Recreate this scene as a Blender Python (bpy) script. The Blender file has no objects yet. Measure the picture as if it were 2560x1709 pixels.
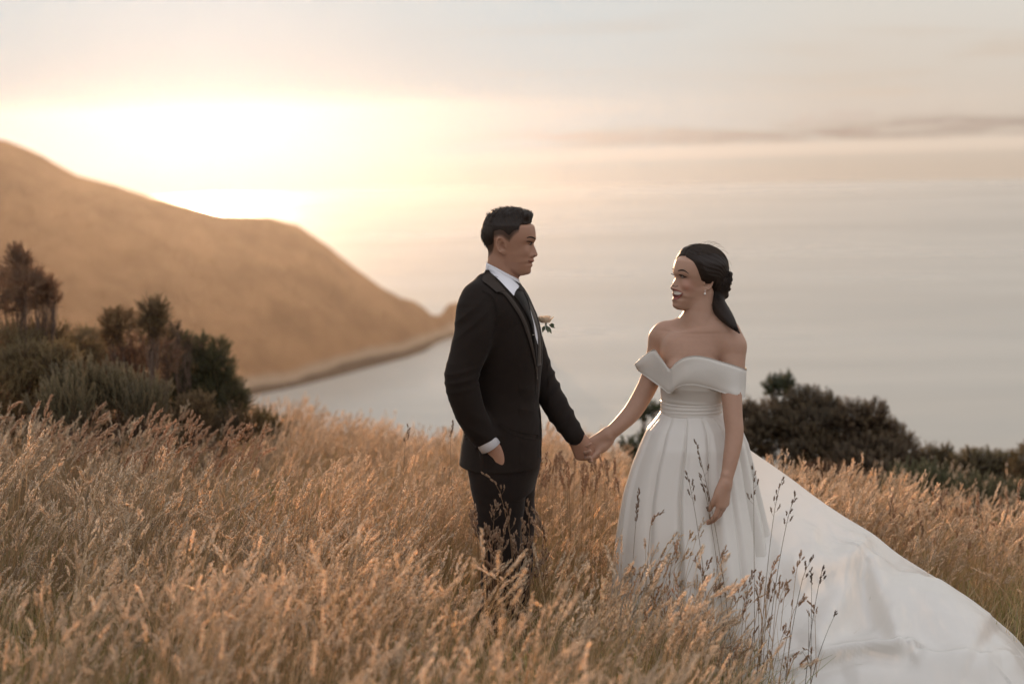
import bpy, math, random
import numpy as np
from mathutils import Vector, Matrix
from mathutils.bvhtree import BVHTree

RND = random.Random(7)
NR = np.random.default_rng(11)
S = bpy.context.scene
COL = S.collection

# ------------------------------------------------------------------ camera
LENS, FPX, CX, CY = 50.0, 50.0 / 36.0 * 2560.0, 1280.0, 854.5
CAMZ = 2.06
PITCH, ROLL = math.radians(8.62), math.radians(1.2)
CF = np.array([0, math.cos(PITCH), -math.sin(PITCH)])
R0 = np.array([1.0, 0, 0]); U0 = np.array([0, math.sin(PITCH), math.cos(PITCH)])
CR = R0 * math.cos(ROLL) - U0 * math.sin(ROLL)
CU = U0 * math.cos(ROLL) + R0 * math.sin(ROLL)
CP = np.array([0, 0, CAMZ])
cam_d = bpy.data.cameras.new('camera'); cam = bpy.data.objects.new('camera', cam_d); COL.objects.link(cam)
m = Matrix.Identity(4)
for i in range(3):
    m[i][0] = CR[i]; m[i][1] = CU[i]; m[i][2] = -CF[i]; m[i][3] = CP[i]
cam.matrix_world = m
cam_d.lens = LENS; cam_d.sensor_width = 36; cam_d.sensor_fit = 'HORIZONTAL'
cam_d.clip_start = 0.05; cam_d.clip_end = 150000
cam_d.dof.use_dof = True; cam_d.dof.focus_distance = 5.2; cam_d.dof.aperture_fstop = 1.75
S.camera = cam

# ------------------------------------------------------------------ sky, sun, exposure
SUN_EL, SUN_AZ = math.radians(3.4), math.radians(-11.8)      # azimuth measured from +Y towards +X
SUNV = Vector((math.sin(SUN_AZ) * math.cos(SUN_EL), math.cos(SUN_AZ) * math.cos(SUN_EL), math.sin(SUN_EL)))
sun_d = bpy.data.lights.new('sun', 'SUN'); sun = bpy.data.objects.new('sun', sun_d); COL.objects.link(sun)
sun_d.energy = 4.0; sun_d.angle = math.radians(0.6); sun_d.color = (1.0, 0.62, 0.36)
sun.rotation_euler = SUNV.to_track_quat('Z', 'Y').to_euler()

W = bpy.data.worlds.new('World'); S.world = W; W.use_nodes = True
class NT:
    def __init__(s, tree): s.t = tree; s.n = tree.nodes; s.l = tree.links
    def node(s, typ, **kw):
        n = s.n.new(typ)
        for k, v in kw.items(): setattr(n, k, v)
        return n
    def inp(s, n, k, v):
        if v is None: return
        if isinstance(v, bpy.types.NodeSocket): s.l.new(v, n.inputs[k])
        else: n.inputs[k].default_value = v
    def math(s, op, a, b=None, c=None, clamp=False):
        n = s.node('ShaderNodeMath', operation=op, use_clamp=clamp)
        s.inp(n, 0, a); s.inp(n, 1, b); s.inp(n, 2, c); return n.outputs[0]
    def vmath(s, op, a, b=None):
        n = s.node('ShaderNodeVectorMath', operation=op); s.inp(n, 0, a); s.inp(n, 1, b)
        return n.outputs['Value'] if op in ('DOT_PRODUCT', 'LENGTH') else n.outputs[0]
    def mix(s, f, a, b, typ='MIX'):
        n = s.node('ShaderNodeMix', data_type='RGBA', blend_type=typ)
        s.inp(n, 'Factor', f)
        for k, v in ((6, a), (7, b)):
            if isinstance(v, bpy.types.NodeSocket): s.l.new(v, n.inputs[k])
            else: n.inputs[k].default_value = (*v, 1) if len(v) == 3 else v
        return n.outputs[2]
    def smooth(s, v, a, b):
        n = s.node('ShaderNodeMapRange', interpolation_type='SMOOTHSTEP')
        s.inp(n, 'Value', v); n.inputs['From Min'].default_value = a; n.inputs['From Max'].default_value = b
        return n.outputs[0]
    def noise(s, vec=None, scale=5, detail=3, rough=.5, dist=0.0):
        n = s.node('ShaderNodeTexNoise'); s.inp(n, 'Vector', vec)
        n.inputs['Scale'].default_value = scale; n.inputs['Detail'].default_value = detail
        n.inputs['Roughness'].default_value = rough; n.inputs['Distortion'].default_value = dist
        return n.outputs['Fac']
    def comb(s, x, y, z):
        n = s.node('ShaderNodeCombineXYZ'); s.inp(n, 0, x); s.inp(n, 1, y); s.inp(n, 2, z); return n.outputs[0]
w = NT(W.node_tree); W.node_tree.nodes.clear()
tc = w.node('ShaderNodeTexCoord').outputs['Generated']
d = w.vmath('NORMALIZE', tc)
sx = w.node('ShaderNodeSeparateXYZ'); w.inp(sx, 0, d)
az = w.math('ARCTAN2', sx.outputs[0], sx.outputs[1]); el = w.math('ARCSINE', sx.outputs[2])
sky = w.node('ShaderNodeTexSky', sky_type='NISHITA', sun_disc=False, sun_elevation=SUN_EL, sun_rotation=SUN_AZ,
             altitude=100, air_density=1.0, dust_density=2.0, ozone_density=1.0)
nish = w.vmath('MULTIPLY', sky.outputs[0], (0.1, 0.1, 0.1))
# a thin bright veil of high cloud over the whole sky: neutral towards the sun, creamy low down beside it, cooler overhead
HAZE, HG_G = 4.7e-5, 0.79
sd = w.vmath('DOT_PRODUCT', d, tuple(SUNV))
t_el = w.smooth(el, -0.03, 0.09); t_up = w.smooth(el, 0.25, 1.3)
warm = w.smooth(sd, 0.995, 0.90)
low_c = w.mix(warm, (0.60, 0.60, 0.57), (0.52, 0.43, 0.345))
hi_c = w.mix(warm, (0.52, 0.565, 0.58), (0.575, 0.545, 0.50))
veil = w.mix(t_el, low_c, hi_c)
veil = w.mix(t_up, veil, (0.55, 0.58, 0.65))
away = w.smooth(sd, 0.75, -0.8)
veil = w.mix(w.math('MULTIPLY', away, 0.9), veil, (0.78, 0.775, 0.80))  # sky opposite the sun brightened to fill the couple's shaded side
base = w.mix(0.975, nish, veil)
# part of the light round the sun reaches us from the lit haze itself, so the veil behind it is dimmer there
hgd = w.math('POWER', w.math('SUBTRACT', 1 + HG_G ** 2, w.math('MULTIPLY', sd, 2 * HG_G)), 1.5)
hg = w.math('DIVIDE', (1 - HG_G ** 2) / (4 * math.pi), hgd)
path = w.math('MINIMUM', w.math('DIVIDE', 45.0, w.math('MAXIMUM', el, 0.002)), 3080.0)
hz = w.math('MULTIPLY', w.math('MULTIPLY', hg, path), HAZE * 4.0 * 0.82)
base = w.mix(w.math('TANH', w.math('DIVIDE', hz, 0.62)), base, (0.0, 0.17, 0.28))
aur = w.math('MULTIPLY', w.math('POWER', w.math('MAXIMUM', sd, 0.0), 150.0), 0.07)
base = w.vmath('ADD', base, w.comb(aur, aur, aur))
# long stratus streaks low over the sea
cv = w.comb(w.math('MULTIPLY', az, 3.0), w.math('MULTIPLY', el, 42.0), 3.1)
n1 = w.noise(cv, 1.6, 5, .55, .6)
cv2 = w.comb(w.math('MULTIPLY', az, 9.0), w.math('MULTIPLY', el, 60.0), 9.0)
n2 = w.noise(cv2, 1.5, 6, .6, .5)
elc = w.math('SUBTRACT', el, w.math('MULTIPLY_ADD', az, 0.0145, -0.0108))       # band centre rises to the right
band = w.math('SUBTRACT', 1.0, w.smooth(w.math('ABSOLUTE', elc), 0.003, 0.0120))
c1 = w.math('MULTIPLY', band, w.smooth(w.math('ADD', w.math('MULTIPLY', n1, .55), w.math('MULTIPLY', n2, .45)), 0.38, 0.60))
fade = w.smooth(az, -0.10, 0.16)
c1 = w.math('MULTIPLY', c1, w.math('MULTIPLY_ADD', fade, 0.8, 0.0))
base = w.mix(c1, base, (0.22, 0.175, 0.155))
elt = w.math('SUBTRACT', elc, 0.0085)
tops = w.math('MULTIPLY', w.math('SUBTRACT', 1.0, w.smooth(w.math('ABSOLUTE', elt), 0.002, 0.008)), w.smooth(w.noise(w.comb(w.math('MULTIPLY', az, 16.0), w.math('MULTIPLY', el, 90.0), 4.0), 1.6, 6, .62, .7), .47, .62))
base = w.mix(w.math('MULTIPLY', tops, w.smooth(az, .08, .3)), base, (0.36, 0.32, 0.30))
lowl = w.math('SUBTRACT', 1.0, w.smooth(w.math('ABSOLUTE', w.math('ADD', elc, 0.0115)), 0.002, 0.007))
base = w.mix(w.math('MULTIPLY', lowl, w.math('MULTIPLY', fade, .55)), base, (0.62, 0.52, 0.43))
band2 = w.math('MULTIPLY', w.smooth(el, -0.005, 0.03), w.math('SUBTRACT', 1.0, w.smooth(el, 0.05, 0.11)))
c2 = w.math('MULTIPLY', band2, w.smooth(w.noise(cv, 1.1, 4, .5, 1.0), 0.48, 0.72))
base = w.mix(w.math('MULTIPLY', c2, w.math('MULTIPLY', w.smooth(az, -0.14, .1), .45)), base, (0.47, 0.36, 0.27))
base = w.mix(w.math('MULTIPLY', w.smooth(el, -0.012, -0.036), .5), base, (0.36, 0.29, 0.23))
bg = w.node('ShaderNodeBackground'); w.inp(bg, 0, base); bg.inputs[1].default_value = 1.0
wo = w.node('ShaderNodeOutputWorld'); w.l.new(bg.outputs[0], wo.inputs[0])

S.view_settings.view_transform = 'Standard'; S.view_settings.look = 'None'
S.view_settings.exposure = 0.3; S.view_settings.gamma = 1.0; S.view_settings.use_curve_mapping = False
S.render.engine = 'CYCLES'
S.cycles.use_denoising = True
S.cycles.max_bounces = 8; S.cycles.volume_bounces = 1; S.cycles.transparent_max_bounces = 12
S.cycles.sample_clamp_indirect = 6.0

# ------------------------------------------------------------------ helpers
def P(px, py, Y):
    """world point at depth Y (m) seen at photo pixel (px,py); arrays allowed"""
    px = np.asarray(px, float); py = np.asarray(py, float)
    D = CF + CR * ((px - CX) / FPX)[..., None] - CU * ((py - CY) / FPX)[..., None]
    t = (np.asarray(Y, float) / D[..., 1])[..., None]
    return CP + D * t

def ground(x, y):
    """height of the meadow"""
    x = np.asarray(x, float); y = np.asarray(y, float)
    z = -0.136 * (y - 5.2) - 0.08 * np.clip(x, -8, 8)
    z = z - 0.42 * (np.sqrt(1 + (np.maximum(y - 10.5, 0) / 1.6) ** 2) - 1) * 1.6
    z = z + 0.035 * np.sin(x * 1.7 + .4) * np.sin(y * 1.3) + 0.02 * np.sin(x * 4.1) * np.cos(y * 3.7 + 1)
    return z

def mesh_obj(name, v, f, mat=None, parent=None, smooth=True, attrs=None):
    me = bpy.data.meshes.new(name)
    v = np.asarray(v, np.float32).reshape(-1, 3)
    if isinstance(f, np.ndarray):
        n, k = f.shape
        me.vertices.add(len(v)); me.vertices.foreach_set('co', v.ravel())
        me.loops.add(n * k); me.loops.foreach_set('vertex_index', f.astype(np.int32).ravel())
        me.polygons.add(n); me.polygons.foreach_set('loop_start', np.arange(0, n * k, k, dtype=np.int32))
        me.update(calc_edges=True)
    else:
        me.from_pydata(v.tolist(), [], f); me.update()
    if smooth: me.polygons.foreach_set('use_smooth', np.ones(len(me.polygons), bool))
    if attrs:
        for k, a in attrs.items():
            a = np.asarray(a, np.float32)
            if a.ndim == 1:
                at = me.attributes.new(k, 'FLOAT', 'POINT'); at.data.foreach_set('value', a)
            else:
                at = me.attributes.new(k, 'FLOAT_COLOR', 'POINT')
                if a.shape[1] == 3: a = np.concatenate([a, np.ones((len(a), 1), np.float32)], 1)
                at.data.foreach_set('color', a.ravel())
    if mat: me.materials.append(mat)
    o = bpy.data.objects.new(name, me); COL.objects.link(o)
    if parent: o.parent = parent
    return o

def tag(o, label=None, cat=None, group=None, kind=None):
    if label: o['label'] = label
    if cat: o['category'] = cat
    if group: o['group'] = group
    if kind: o['kind'] = kind
    return o

def empty(name, loc=(0, 0, 0)):
    o = bpy.data.objects.new(name, None); COL.objects.link(o); o.location = loc; o.empty_display_size = .1
    return o

def keep_world(o, root):
    o.parent = root; o.matrix_parent_inverse = Matrix.Translation(-Vector(root.location))
    return o

def mat(name, color, rough=.7, spec=.3, **kw):
    m = bpy.data.materials.new(name); m.use_nodes = True
    b = m.node_tree.nodes['Principled BSDF']
    b.inputs['Base Color'].default_value = (*color, 1); b.inputs['Roughness'].default_value = rough
    b.inputs['Specular IOR Level'].default_value = spec
    for k, v in kw.items(): b.inputs[k].default_value = v
    return m, NT(m.node_tree), b

def grid_faces(nu, nv, close_u=False):
    """nu x nv verts, index = i*nv+j"""
    i = np.arange(nu if close_u else nu - 1)[:, None]; j = np.arange(nv - 1)[None, :]
    i2 = (i + 1) % nu
    return np.stack([i * nv + j + 0 * i, i2 * nv + j, i2 * nv + j + 1, i * nv + j + 1 + 0 * i], -1).reshape(-1, 4)

def bump(nt, b, h, strength=.3, dist=.01):
    n = nt.node('ShaderNodeBump'); n.inputs['Strength'].default_value = strength; n.inputs['Distance'].default_value = dist
    nt.inp(n, 'Height', h); nt.l.new(n.outputs[0], b.inputs['Normal'])

def vnoise(x, y, seed=0):
    """cheap smooth value noise on arrays"""
    xi = np.floor(x).astype(int); yi = np.floor(y).astype(int); fx = x - xi; fy = y - yi
    def h(a, b):
        n = (a * 374761393 + b * 668265263 + seed * 974711) & 0x7fffffff
        n = ((n ^ (n >> 13)) * 1274126177) & 0x7fffffff
        return ((n ^ (n >> 16)) & 0xffff) / 65535.0
    fx = fx * fx * (3 - 2 * fx); fy = fy * fy * (3 - 2 * fy)
    return (h(xi, yi) * (1 - fx) + h(xi + 1, yi) * fx) * (1 - fy) + (h(xi, yi + 1) * (1 - fx) + h(xi + 1, yi + 1) * fx) * fy
def fbm(x, y, o=4, seed=0):
    r = 0; a = .5
    for k in range(o): r = r + a * (vnoise(x * 2 ** k, y * 2 ** k, seed + k) - .5); a *= .5
    return r

# ------------------------------------------------------------------ sea
SEA = CAMZ - 125.0
mw, nt, b = mat('sea_water', (0.42, 0.405, 0.36), .30, .5)  # pale base colour stands in for sky reflected off the water
b.inputs['IOR'].default_value = 1.40
geo = nt.node('ShaderNodeNewGeometry').outputs['Position']
mp = nt.node('ShaderNodeMapping'); nt.inp(mp, 0, geo); mp.inputs['Scale'].default_value = (.25, 1.0, 1.0); mp.inputs['Rotation'].default_value = (0, 0, .12)
h1 = nt.noise(mp.outputs[0], .14, 4, .6); h2 = nt.noise(geo, .012, 3, .5); h3 = nt.noise(mp.outputs[0], .02, 3, .5)
h4 = nt.noise(mp.outputs[0], .45, 3, .6); h1 = nt.math('ADD', h1, nt.math('MULTIPLY', h4, .35))
hh = nt.math('ADD', nt.math('MULTIPLY', h1, .8), nt.math('MULTIPLY', h3, 5.0))
bump(nt, b, hh, 0.40, 1.0)
b.inputs['Roughness'].default_value = .3
nt.l.new(nt.math('MULTIPLY_ADD', nt.smooth(nt.noise(mp.outputs[0], .004, 4, .6, .8), .35, .65), .14, .27), b.inputs['Roughness'])
rad = np.concatenate([[1.0], np.geomspace(60, 3000, 24)]); th = np.linspace(0, 2 * np.pi, 361)[:-1]
T, Rr = np.meshgrid(th, rad, indexing='ij')
sv = np.stack([Rr * np.sin(T), Rr * np.cos(T), np.full_like(T, SEA)], -1)
sv[..., 1] = np.maximum(sv[..., 1], -2400)
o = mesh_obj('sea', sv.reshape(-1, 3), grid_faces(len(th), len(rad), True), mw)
tag(o, kind='structure')

# ------------------------------------------------------------------ headland across the bay
K = 2560 / 2349.0
ridge = np.array([(-700, 340), (-300, 300), (-120, 310), (0, 314), (60, 319), (120, 343), (170, 372), (215, 400), (300, 424), (370, 449), (450, 469),
                  (530, 491), (590, 495), (640, 498), (700, 516), (760, 560), (820, 612), (880, 657), (925, 683), (955, 690),
                  (978, 708), (992, 722), (1012, 722), (1030, 697), (1080, 689), (1130, 700), (1170, 735), (1195, 768)], float) * K
shore = np.array([(-700, 1180), (-300, 1080), (0, 1010), (300, 965), (480, 935), (580, 909), (680, 888), (760, 868), (850, 843), (930, 822),
                  (975, 806), (1000, 788), (1035, 774), (1080, 778), (1130, 782), (1170, 776), (1195, 772)], float) * K
NU, NV = 420, 90
px = np.linspace(-700 * K, 1195 * K, NU)
ry = np.interp(px, ridge[:, 0], ridge[:, 1]); sy = np.interp(px, shore[:, 0], shore[:, 1])
ry = ry + 3.0 * fbm(px / 26.0, px * 0, 3, 5)
def dirs(px, py):
    D = CF + CR * ((px - CX) / FPX)[:, None] - CU * ((py - CY) / FPX)[:, None]
    return D / np.linalg.norm(D[:, :2], axis=1)[:, None]
dsx = dirs(px, sy); Ds = (SEA - CAMZ) / dsx[:, 2]
drx = dirs(px, ry)
hgt0 = CAMZ + drx[:, 2] * Ds - SEA
Dr = Ds + np.clip(hgt0 * 1.9, 12, 330)
zr = CAMZ + drx[:, 2] * Dr
rows = []
hd = np.stack([dsx[:, 0], dsx[:, 1]], 1)
for j in range(NV):
    t = j / (NV - 1) * 1.5
    if t <= 1:
        Dd = Ds + (Dr - Ds) * t
        prof = (t * .62 + .38 * (1 - (1 - t) ** 1.7))
        prof = prof * (1 - np.exp(-t * 14) * .9) if t > 0 else 0
        z = SEA + (zr - SEA) * prof
        env = np.sin(np.pi * min(t, 1)) * np.clip((zr - SEA) / 60, 0, 1)
    else:
        Dd = Dr + (t - 1) * 1.6 * (Dr - Ds) * 1.2
        z = SEA + (zr - SEA) * max(0.0, 1 - ((t - 1) / .5) ** 1.3 * 1.03) - (2 if t > 1.48 else 0)
        env = np.minimum(1, (t - 1) * 4) * .3 * np.clip((zr - SEA) / 60, 0, 1)
    xw = hd[:, 0] * Dd; yw = hd[:, 1] * Dd
    g = fbm(xw / 46 + yw / 120, yw / 300 - z / 60, 5, 3) * 26 + fbm(xw / 14, yw / 30, 4, 9) * 11
    z = z + g * env
    if j == 0: z = z * 0 + SEA - 1.5
    rows.append(np.stack([xw, yw, z], 1))
V = np.stack(rows, 1).reshape(-1, 3)
mh, nt, b = mat('headland_scrub', (0.2, 0.13, 0.08), .95, .1)
geo = nt.node('ShaderNodeNewGeometry').outputs['Position']
sp = nt.node('ShaderNodeSeparateXYZ'); nt.inp(sp, 0, geo)
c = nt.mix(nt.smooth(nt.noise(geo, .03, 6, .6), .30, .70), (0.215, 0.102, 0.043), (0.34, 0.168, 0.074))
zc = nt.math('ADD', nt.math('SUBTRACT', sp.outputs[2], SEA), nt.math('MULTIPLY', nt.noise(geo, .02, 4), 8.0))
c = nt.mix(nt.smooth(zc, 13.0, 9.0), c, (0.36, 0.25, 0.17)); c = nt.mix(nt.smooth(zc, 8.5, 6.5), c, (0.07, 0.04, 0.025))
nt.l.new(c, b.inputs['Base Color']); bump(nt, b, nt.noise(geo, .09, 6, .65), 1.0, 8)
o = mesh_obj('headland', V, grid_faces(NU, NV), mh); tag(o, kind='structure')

# ------------------------------------------------------------------ air: one even haze box round everything but the sky
mv = bpy.data.materials.new('haze_air'); mv.use_nodes = True; nt = NT(mv.node_tree); mv.node_tree.nodes.clear()
pv = nt.node('ShaderNodeVolumePrincipled'); pv.inputs['Color'].default_value = (0.97, 0.95, 0.92, 1)
pv.inputs['Density'].default_value = HAZE; pv.inputs['Anisotropy'].default_value = HG_G
ou = nt.node('ShaderNodeOutputMaterial'); nt.l.new(pv.outputs[0], ou.inputs['Volume'])
hx, hy0, hy1, hz0, hz1 = 3080, -2500, 3080, SEA - 14, 48
hv = [(x, y, z) for x in (-hx, hx) for y in (hy0, hy1) for z in (hz0, hz1)]
hf = [(0, 1, 3, 2), (4, 6, 7, 5), (0, 4, 5, 1), (2, 3, 7, 6), (0, 2, 6, 4), (1, 5, 7, 3)]
o = mesh_obj('haze', hv, hf, mv, smooth=False); tag(o, kind='stuff')

# ------------------------------------------------------------------ meadow ground, running down to the sea
md, nt, b = mat('meadow_soil', (0.09, 0.06, 0.035), .95, .1)
geo = nt.node('ShaderNodeNewGeometry').outputs['Position']
nt.l.new(nt.mix(nt.noise(geo, 3.0, 6, .65), (0.05, 0.04, 0.02), (0.16, 0.105, 0.06)), b.inputs['Base Color'])
bump(nt, b, nt.noise(geo, 25, 5, .7), .8, .03)
gy = np.concatenate([np.array([-60, -30, -15, -8]), np.arange(-5, 16, .2), np.geomspace(16.5, 420, 40)])
gx = np.concatenate([-np.geomspace(420, 9, 26), np.arange(-8, 8.01, .2), np.geomspace(9, 420, 26)])
X, Yy = np.meshgrid(gx, gy, indexing='ij')
Z = np.maximum(ground(X, Yy), SEA - 8) - 0.0
o = mesh_obj('meadow', np.stack([X, Yy, Z], -1).reshape(-1, 3), grid_faces(len(gx), len(gy)), md); tag(o, kind='structure')

# ------------------------------------------------------------------ plant materials
def leaf_mat(name, use_random=True, trans=.42, c_lo=(0.3, .2, .12), c_hi=(.5, .33, .22), attr=True, hue=None, rough=.6):
    m = bpy.data.materials.new(name); m.use_nodes = True; nt = NT(m.node_tree); m.node_tree.nodes.clear()
    if attr:
        a = nt.node('ShaderNodeAttribute', attribute_name='tint'); col = a.outputs['Color']
    else:
        col = None
    oi = nt.node('ShaderNodeObjectInfo').outputs['Random']
    f = oi
    if not use_random:
        f = nt.noise(nt.node('ShaderNodeNewGeometry').outputs['Position'], 2.2, 3, .6)
        f = nt.smooth(f, .3, .7)
    c = nt.mix(f, c_lo, c_hi)
    if col is not None: c = nt.mix(1.0, c, col, 'MULTIPLY')
    d = nt.node('ShaderNodeBsdfDiffuse'); nt.inp(d, 0, c)
    t = nt.node('ShaderNodeBsdfTranslucent'); nt.inp(t, 0, nt.mix(1.0, c, (1.12, 1.0, .80), 'MULTIPLY'))
    g = nt.node('ShaderNodeBsdfGlossy'); g.inputs['Color'].default_value = (.9, .85, .8, 1); g.inputs['Roughness'].default_value = rough * .7
    mx = nt.node('ShaderNodeMixShader'); mx.inputs[0].default_value = trans
    nt.l.new(d.outputs[0], mx.inputs[1]); nt.l.new(t.outputs[0], mx.inputs[2])
    m2 = nt.node('ShaderNodeMixShader'); m2.inputs[0].default_value = .05
    nt.l.new(mx.outputs[0], m2.inputs[1]); nt.l.new(g.outputs[0], m2.inputs[2])
    o = nt.node('ShaderNodeOutputMaterial'); nt.l.new(m2.outputs[0], o.inputs[0])
    return m

class Acc:
    """collects vertices, faces and a colour per vertex"""
    def __init__(s): s.v = []; s.f = []; s.c = []; s.n = 0
    def add(s, v, f, c):
        v = np.asarray(v, float); s.v.append(v); s.f += [tuple(int(k) + s.n for k in q) for q in f]
        c = np.asarray(c, float); s.c.append(np.tile(c, (len(v), 1)) if c.ndim == 1 else c); s.n += len(v)
    def build(s, name, mat, parent=None, smooth=True):
        return mesh_obj(name, np.concatenate(s.v), s.f, mat, parent, smooth, {'tint': np.concatenate(s.c)})

def frame(t):
    t = t / (np.linalg.norm(t) + 1e-9)
    u = np.cross(t, [0.31, .2, .93]);
    if np.linalg.norm(u) < .05: u = np.cross(t, [1.0, 0, 0])
    u /= np.linalg.norm(u); return t, u, np.cross(t, u)

def tube(acc, pts, rad, c, k=3):
    pts = np.asarray(pts, float); n = len(pts); tg = np.gradient(pts, axis=0)
    rad = np.broadcast_to(rad, (n,)); V = []
    for i in range(n):
        t, u, w_ = frame(tg[i])
        for a in range(k):
            an = 2 * math.pi * a / k; V.append(pts[i] + (u * math.cos(an) + w_ * math.sin(an)) * rad[i])
    F = [(i * k + a, i * k + (a + 1) % k, (i + 1) * k + (a + 1) % k, (i + 1) * k + a) for i in range(n - 1) for a in range(k)]
    acc.add(V, F, c)

def blade(acc, pts, wd, c, side=None):
    pts = np.asarray(pts, float); n = len(pts); tg = np.gradient(pts, axis=0); V = []
    ang = RND.uniform(0, 6.28)
    sd = np.array([math.cos(ang), math.sin(ang), 0.1]) if side is None else side
    for i in range(n):
        t = tg[i] / np.linalg.norm(tg[i]); u = sd - t * sd.dot(t); u /= np.linalg.norm(u)
        w_ = wd * (1 - (i / (n - 1)) ** 1.6) * .5 + .0002
        V += [pts[i] - u * w_, pts[i] + u * w_]
    F = [(2 * i, 2 * i + 1, 2 * i + 3, 2 * i + 2) for i in range(n - 1)]
    acc.add(V, F, c)

def spikelet(acc, p, dr, L, wd, c):
    t, u, w_ = frame(dr)
    a = RND.uniform(0, 6.28); s1 = u * math.cos(a) + w_ * math.sin(a); s2 = np.cross(t, s1)
    V = [p, p + t * L * .45 + s1 * wd, p + t * L * .45 - s1 * wd * .6 + s2 * wd * .8, p + t * L * .45 - s1 * wd * .6 - s2 * wd * .8, p + t * L]
    acc.add(V, [(0, 1, 2), (0, 2, 3), (0, 3, 1), (4, 2, 1), (4, 3, 2), (4, 1, 3)], c)

def stem_curve(base, h, lean, droop, az, n=9):
    """arched stem, leaning towards azimuth az; droop bends the top over"""
    s = np.linspace(0, 1, n); ang = lean + droop * s ** 3.2
    ds = h / (n - 1); x = np.concatenate([[0], np.cumsum(np.sin(ang[:-1]) * ds)]); z = np.concatenate([[0], np.cumsum(np.cos(ang[:-1]) * ds)])
    return np.stack([base[0] + x * math.cos(az), base[1] + x * math.sin(az), base[2] + z], 1)

def head_on(acc, pts, L, kind, c, size=1.0):
    """flower head along the last L metres of the stem"""
    seg = np.linalg.norm(np.diff(pts, axis=0), axis=1); cum = np.concatenate([[0], np.cumsum(seg)]); T = cum[-1]
    at = lambda q: np.array([np.interp(q, cum, pts[:, k]) for k in range(3)])
    def tan(q): return (at(min(T, q + .004)) - at(q - .004))
    if kind == 'spike':            # soft dense spike
        n = int(26 * L / .08)
        for i in range(n):
            q = T - L + L * (i + RND.random()) / n; f = (q - (T - L)) / L
            t = tan(q); t, u, w_ = frame(t); a = RND.uniform(0, 6.28); env = math.sin(math.pi * min(1, max(.08, f * .85 + .12))) ** .6
            o = u * math.cos(a) + w_ * math.sin(a)
            spikelet(acc, at(q) + o * .0012 * size, t * 1.0 + o * .38, .013 * size * (0.7 + .5 * env), .0026 * size * (0.6 + .6 * env), c * RND.uniform(.8, 1.2))
    else:                          # cocksfoot: clumped branches
        q = T - L; lobes = []
        while q < T:
            f = (q - (T - L)) / L
            lobes.append((q, (1 - f) * .018 * RND.uniform(.2, 1.3), .011 + .013 * RND.random() * (1 - .3 * f)))
            q += L * RND.uniform(.10, .2)
        for q, off, ll in lobes:
            t = tan(q); t, u, w_ = frame(t); a = RND.uniform(0, 6.28); o = u * math.cos(a) + w_ * math.sin(a)
            c0 = at(q) + (t * .8 + o * .9) * off
            if off > .004: tube(acc, [at(q), c0], .0005, c * .8)
            for k in range(13):
                f = k / 12; p = c0 + (t * .9 + o * .3) * ll * f * size
                a = RND.uniform(0, 6.28); oo = u * math.cos(a) + w_ * math.sin(a)
                spikelet(acc, p, t + o * .3 + oo * .5, .009 * size, .0019 * size, c * RND.uniform(.75, 1.15))

HEADC = np.array([1.2, 1.15, 1.12]); STEMC = np.array([.92, .84, .70]); BLADEC = np.array([.74, .66, .50]); GREENC = np.array([.34, .42, .17])
def clump(n, hmin, hmax, spread, green=.12, droopy=1.0, heads=.85):
    a = Acc()
    for i in range(n):
        r = spread * math.sqrt(RND.random()); th = RND.uniform(0, 6.28); b = (r * math.cos(th), r * math.sin(th), -.03)
        h = RND.uniform(hmin, hmax); azm = RND.gauss(-.15, .75)
        if RND.random() < .2: azm = RND.uniform(0, 6.28)
        pts = stem_curve(b, h, RND.uniform(.02, .22), RND.uniform(.1, 1.3) * droopy, azm)
        tube(a, pts, np.linspace(.0017, .0008, len(pts)), STEMC * RND.uniform(.75, 1.25))
        if RND.random() < heads:
            head_on(a, pts, RND.uniform(.05, .11), 'spike' if RND.random() < .7 else 'cock', HEADC * RND.uniform(.8, 1.15))
        for k in range(2):
            c = GREENC if RND.random() < green else BLADEC * RND.uniform(.8, 1.25)
            bh = h * RND.uniform(.3, .75); bp = stem_curve((b[0] + RND.uniform(-.02, .02), b[1] + RND.uniform(-.02, .02), b[2]), bh, RND.uniform(.05, .5), RND.uniform(.2, 2.0), RND.gauss(-.1, 1.3), 6)
            blade(a, bp, RND.uniform(.002, .005), c)
    return a
def turf(n, hmin, hmax, spread, green):
    a = Acc()
    for i in range(n):
        r = spread * math.sqrt(RND.random()); th = RND.uniform(0, 6.28)
        bp = stem_curve((r * math.cos(th), r * math.sin(th), -.02), RND.uniform(hmin, hmax), RND.uniform(0, .7), RND.uniform(0, 2.2), RND.uniform(0, 6.28), 5)
        blade(a, bp, RND.uniform(.002, .005), GREENC * RND.uniform(.8, 1.3) if RND.random() < green else BLADEC * RND.uniform(.6, 1.3))
    return a

grass_m = leaf_mat('dry_grass', c_lo=(0.64, 0.545, 0.41), c_hi=(0.86, 0.765, 0.61))
tall_col = bpy.data.collections.new('grass_clumps'); turf_col = bpy.data.collections.new('turf_clumps')
def proto(acc, name, col):
    o = acc.build(name, grass_m); COL.objects.unlink(o); col.objects.link(o); return o
for i in range(12): proto(clump(30, .48, .84, .13), 'grass_tuft', tall_col)
for i in range(4): proto(turf(130, .08, .34, .16, .3 if i < 3 else .75), 'turf_tuft', turf_col)

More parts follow.
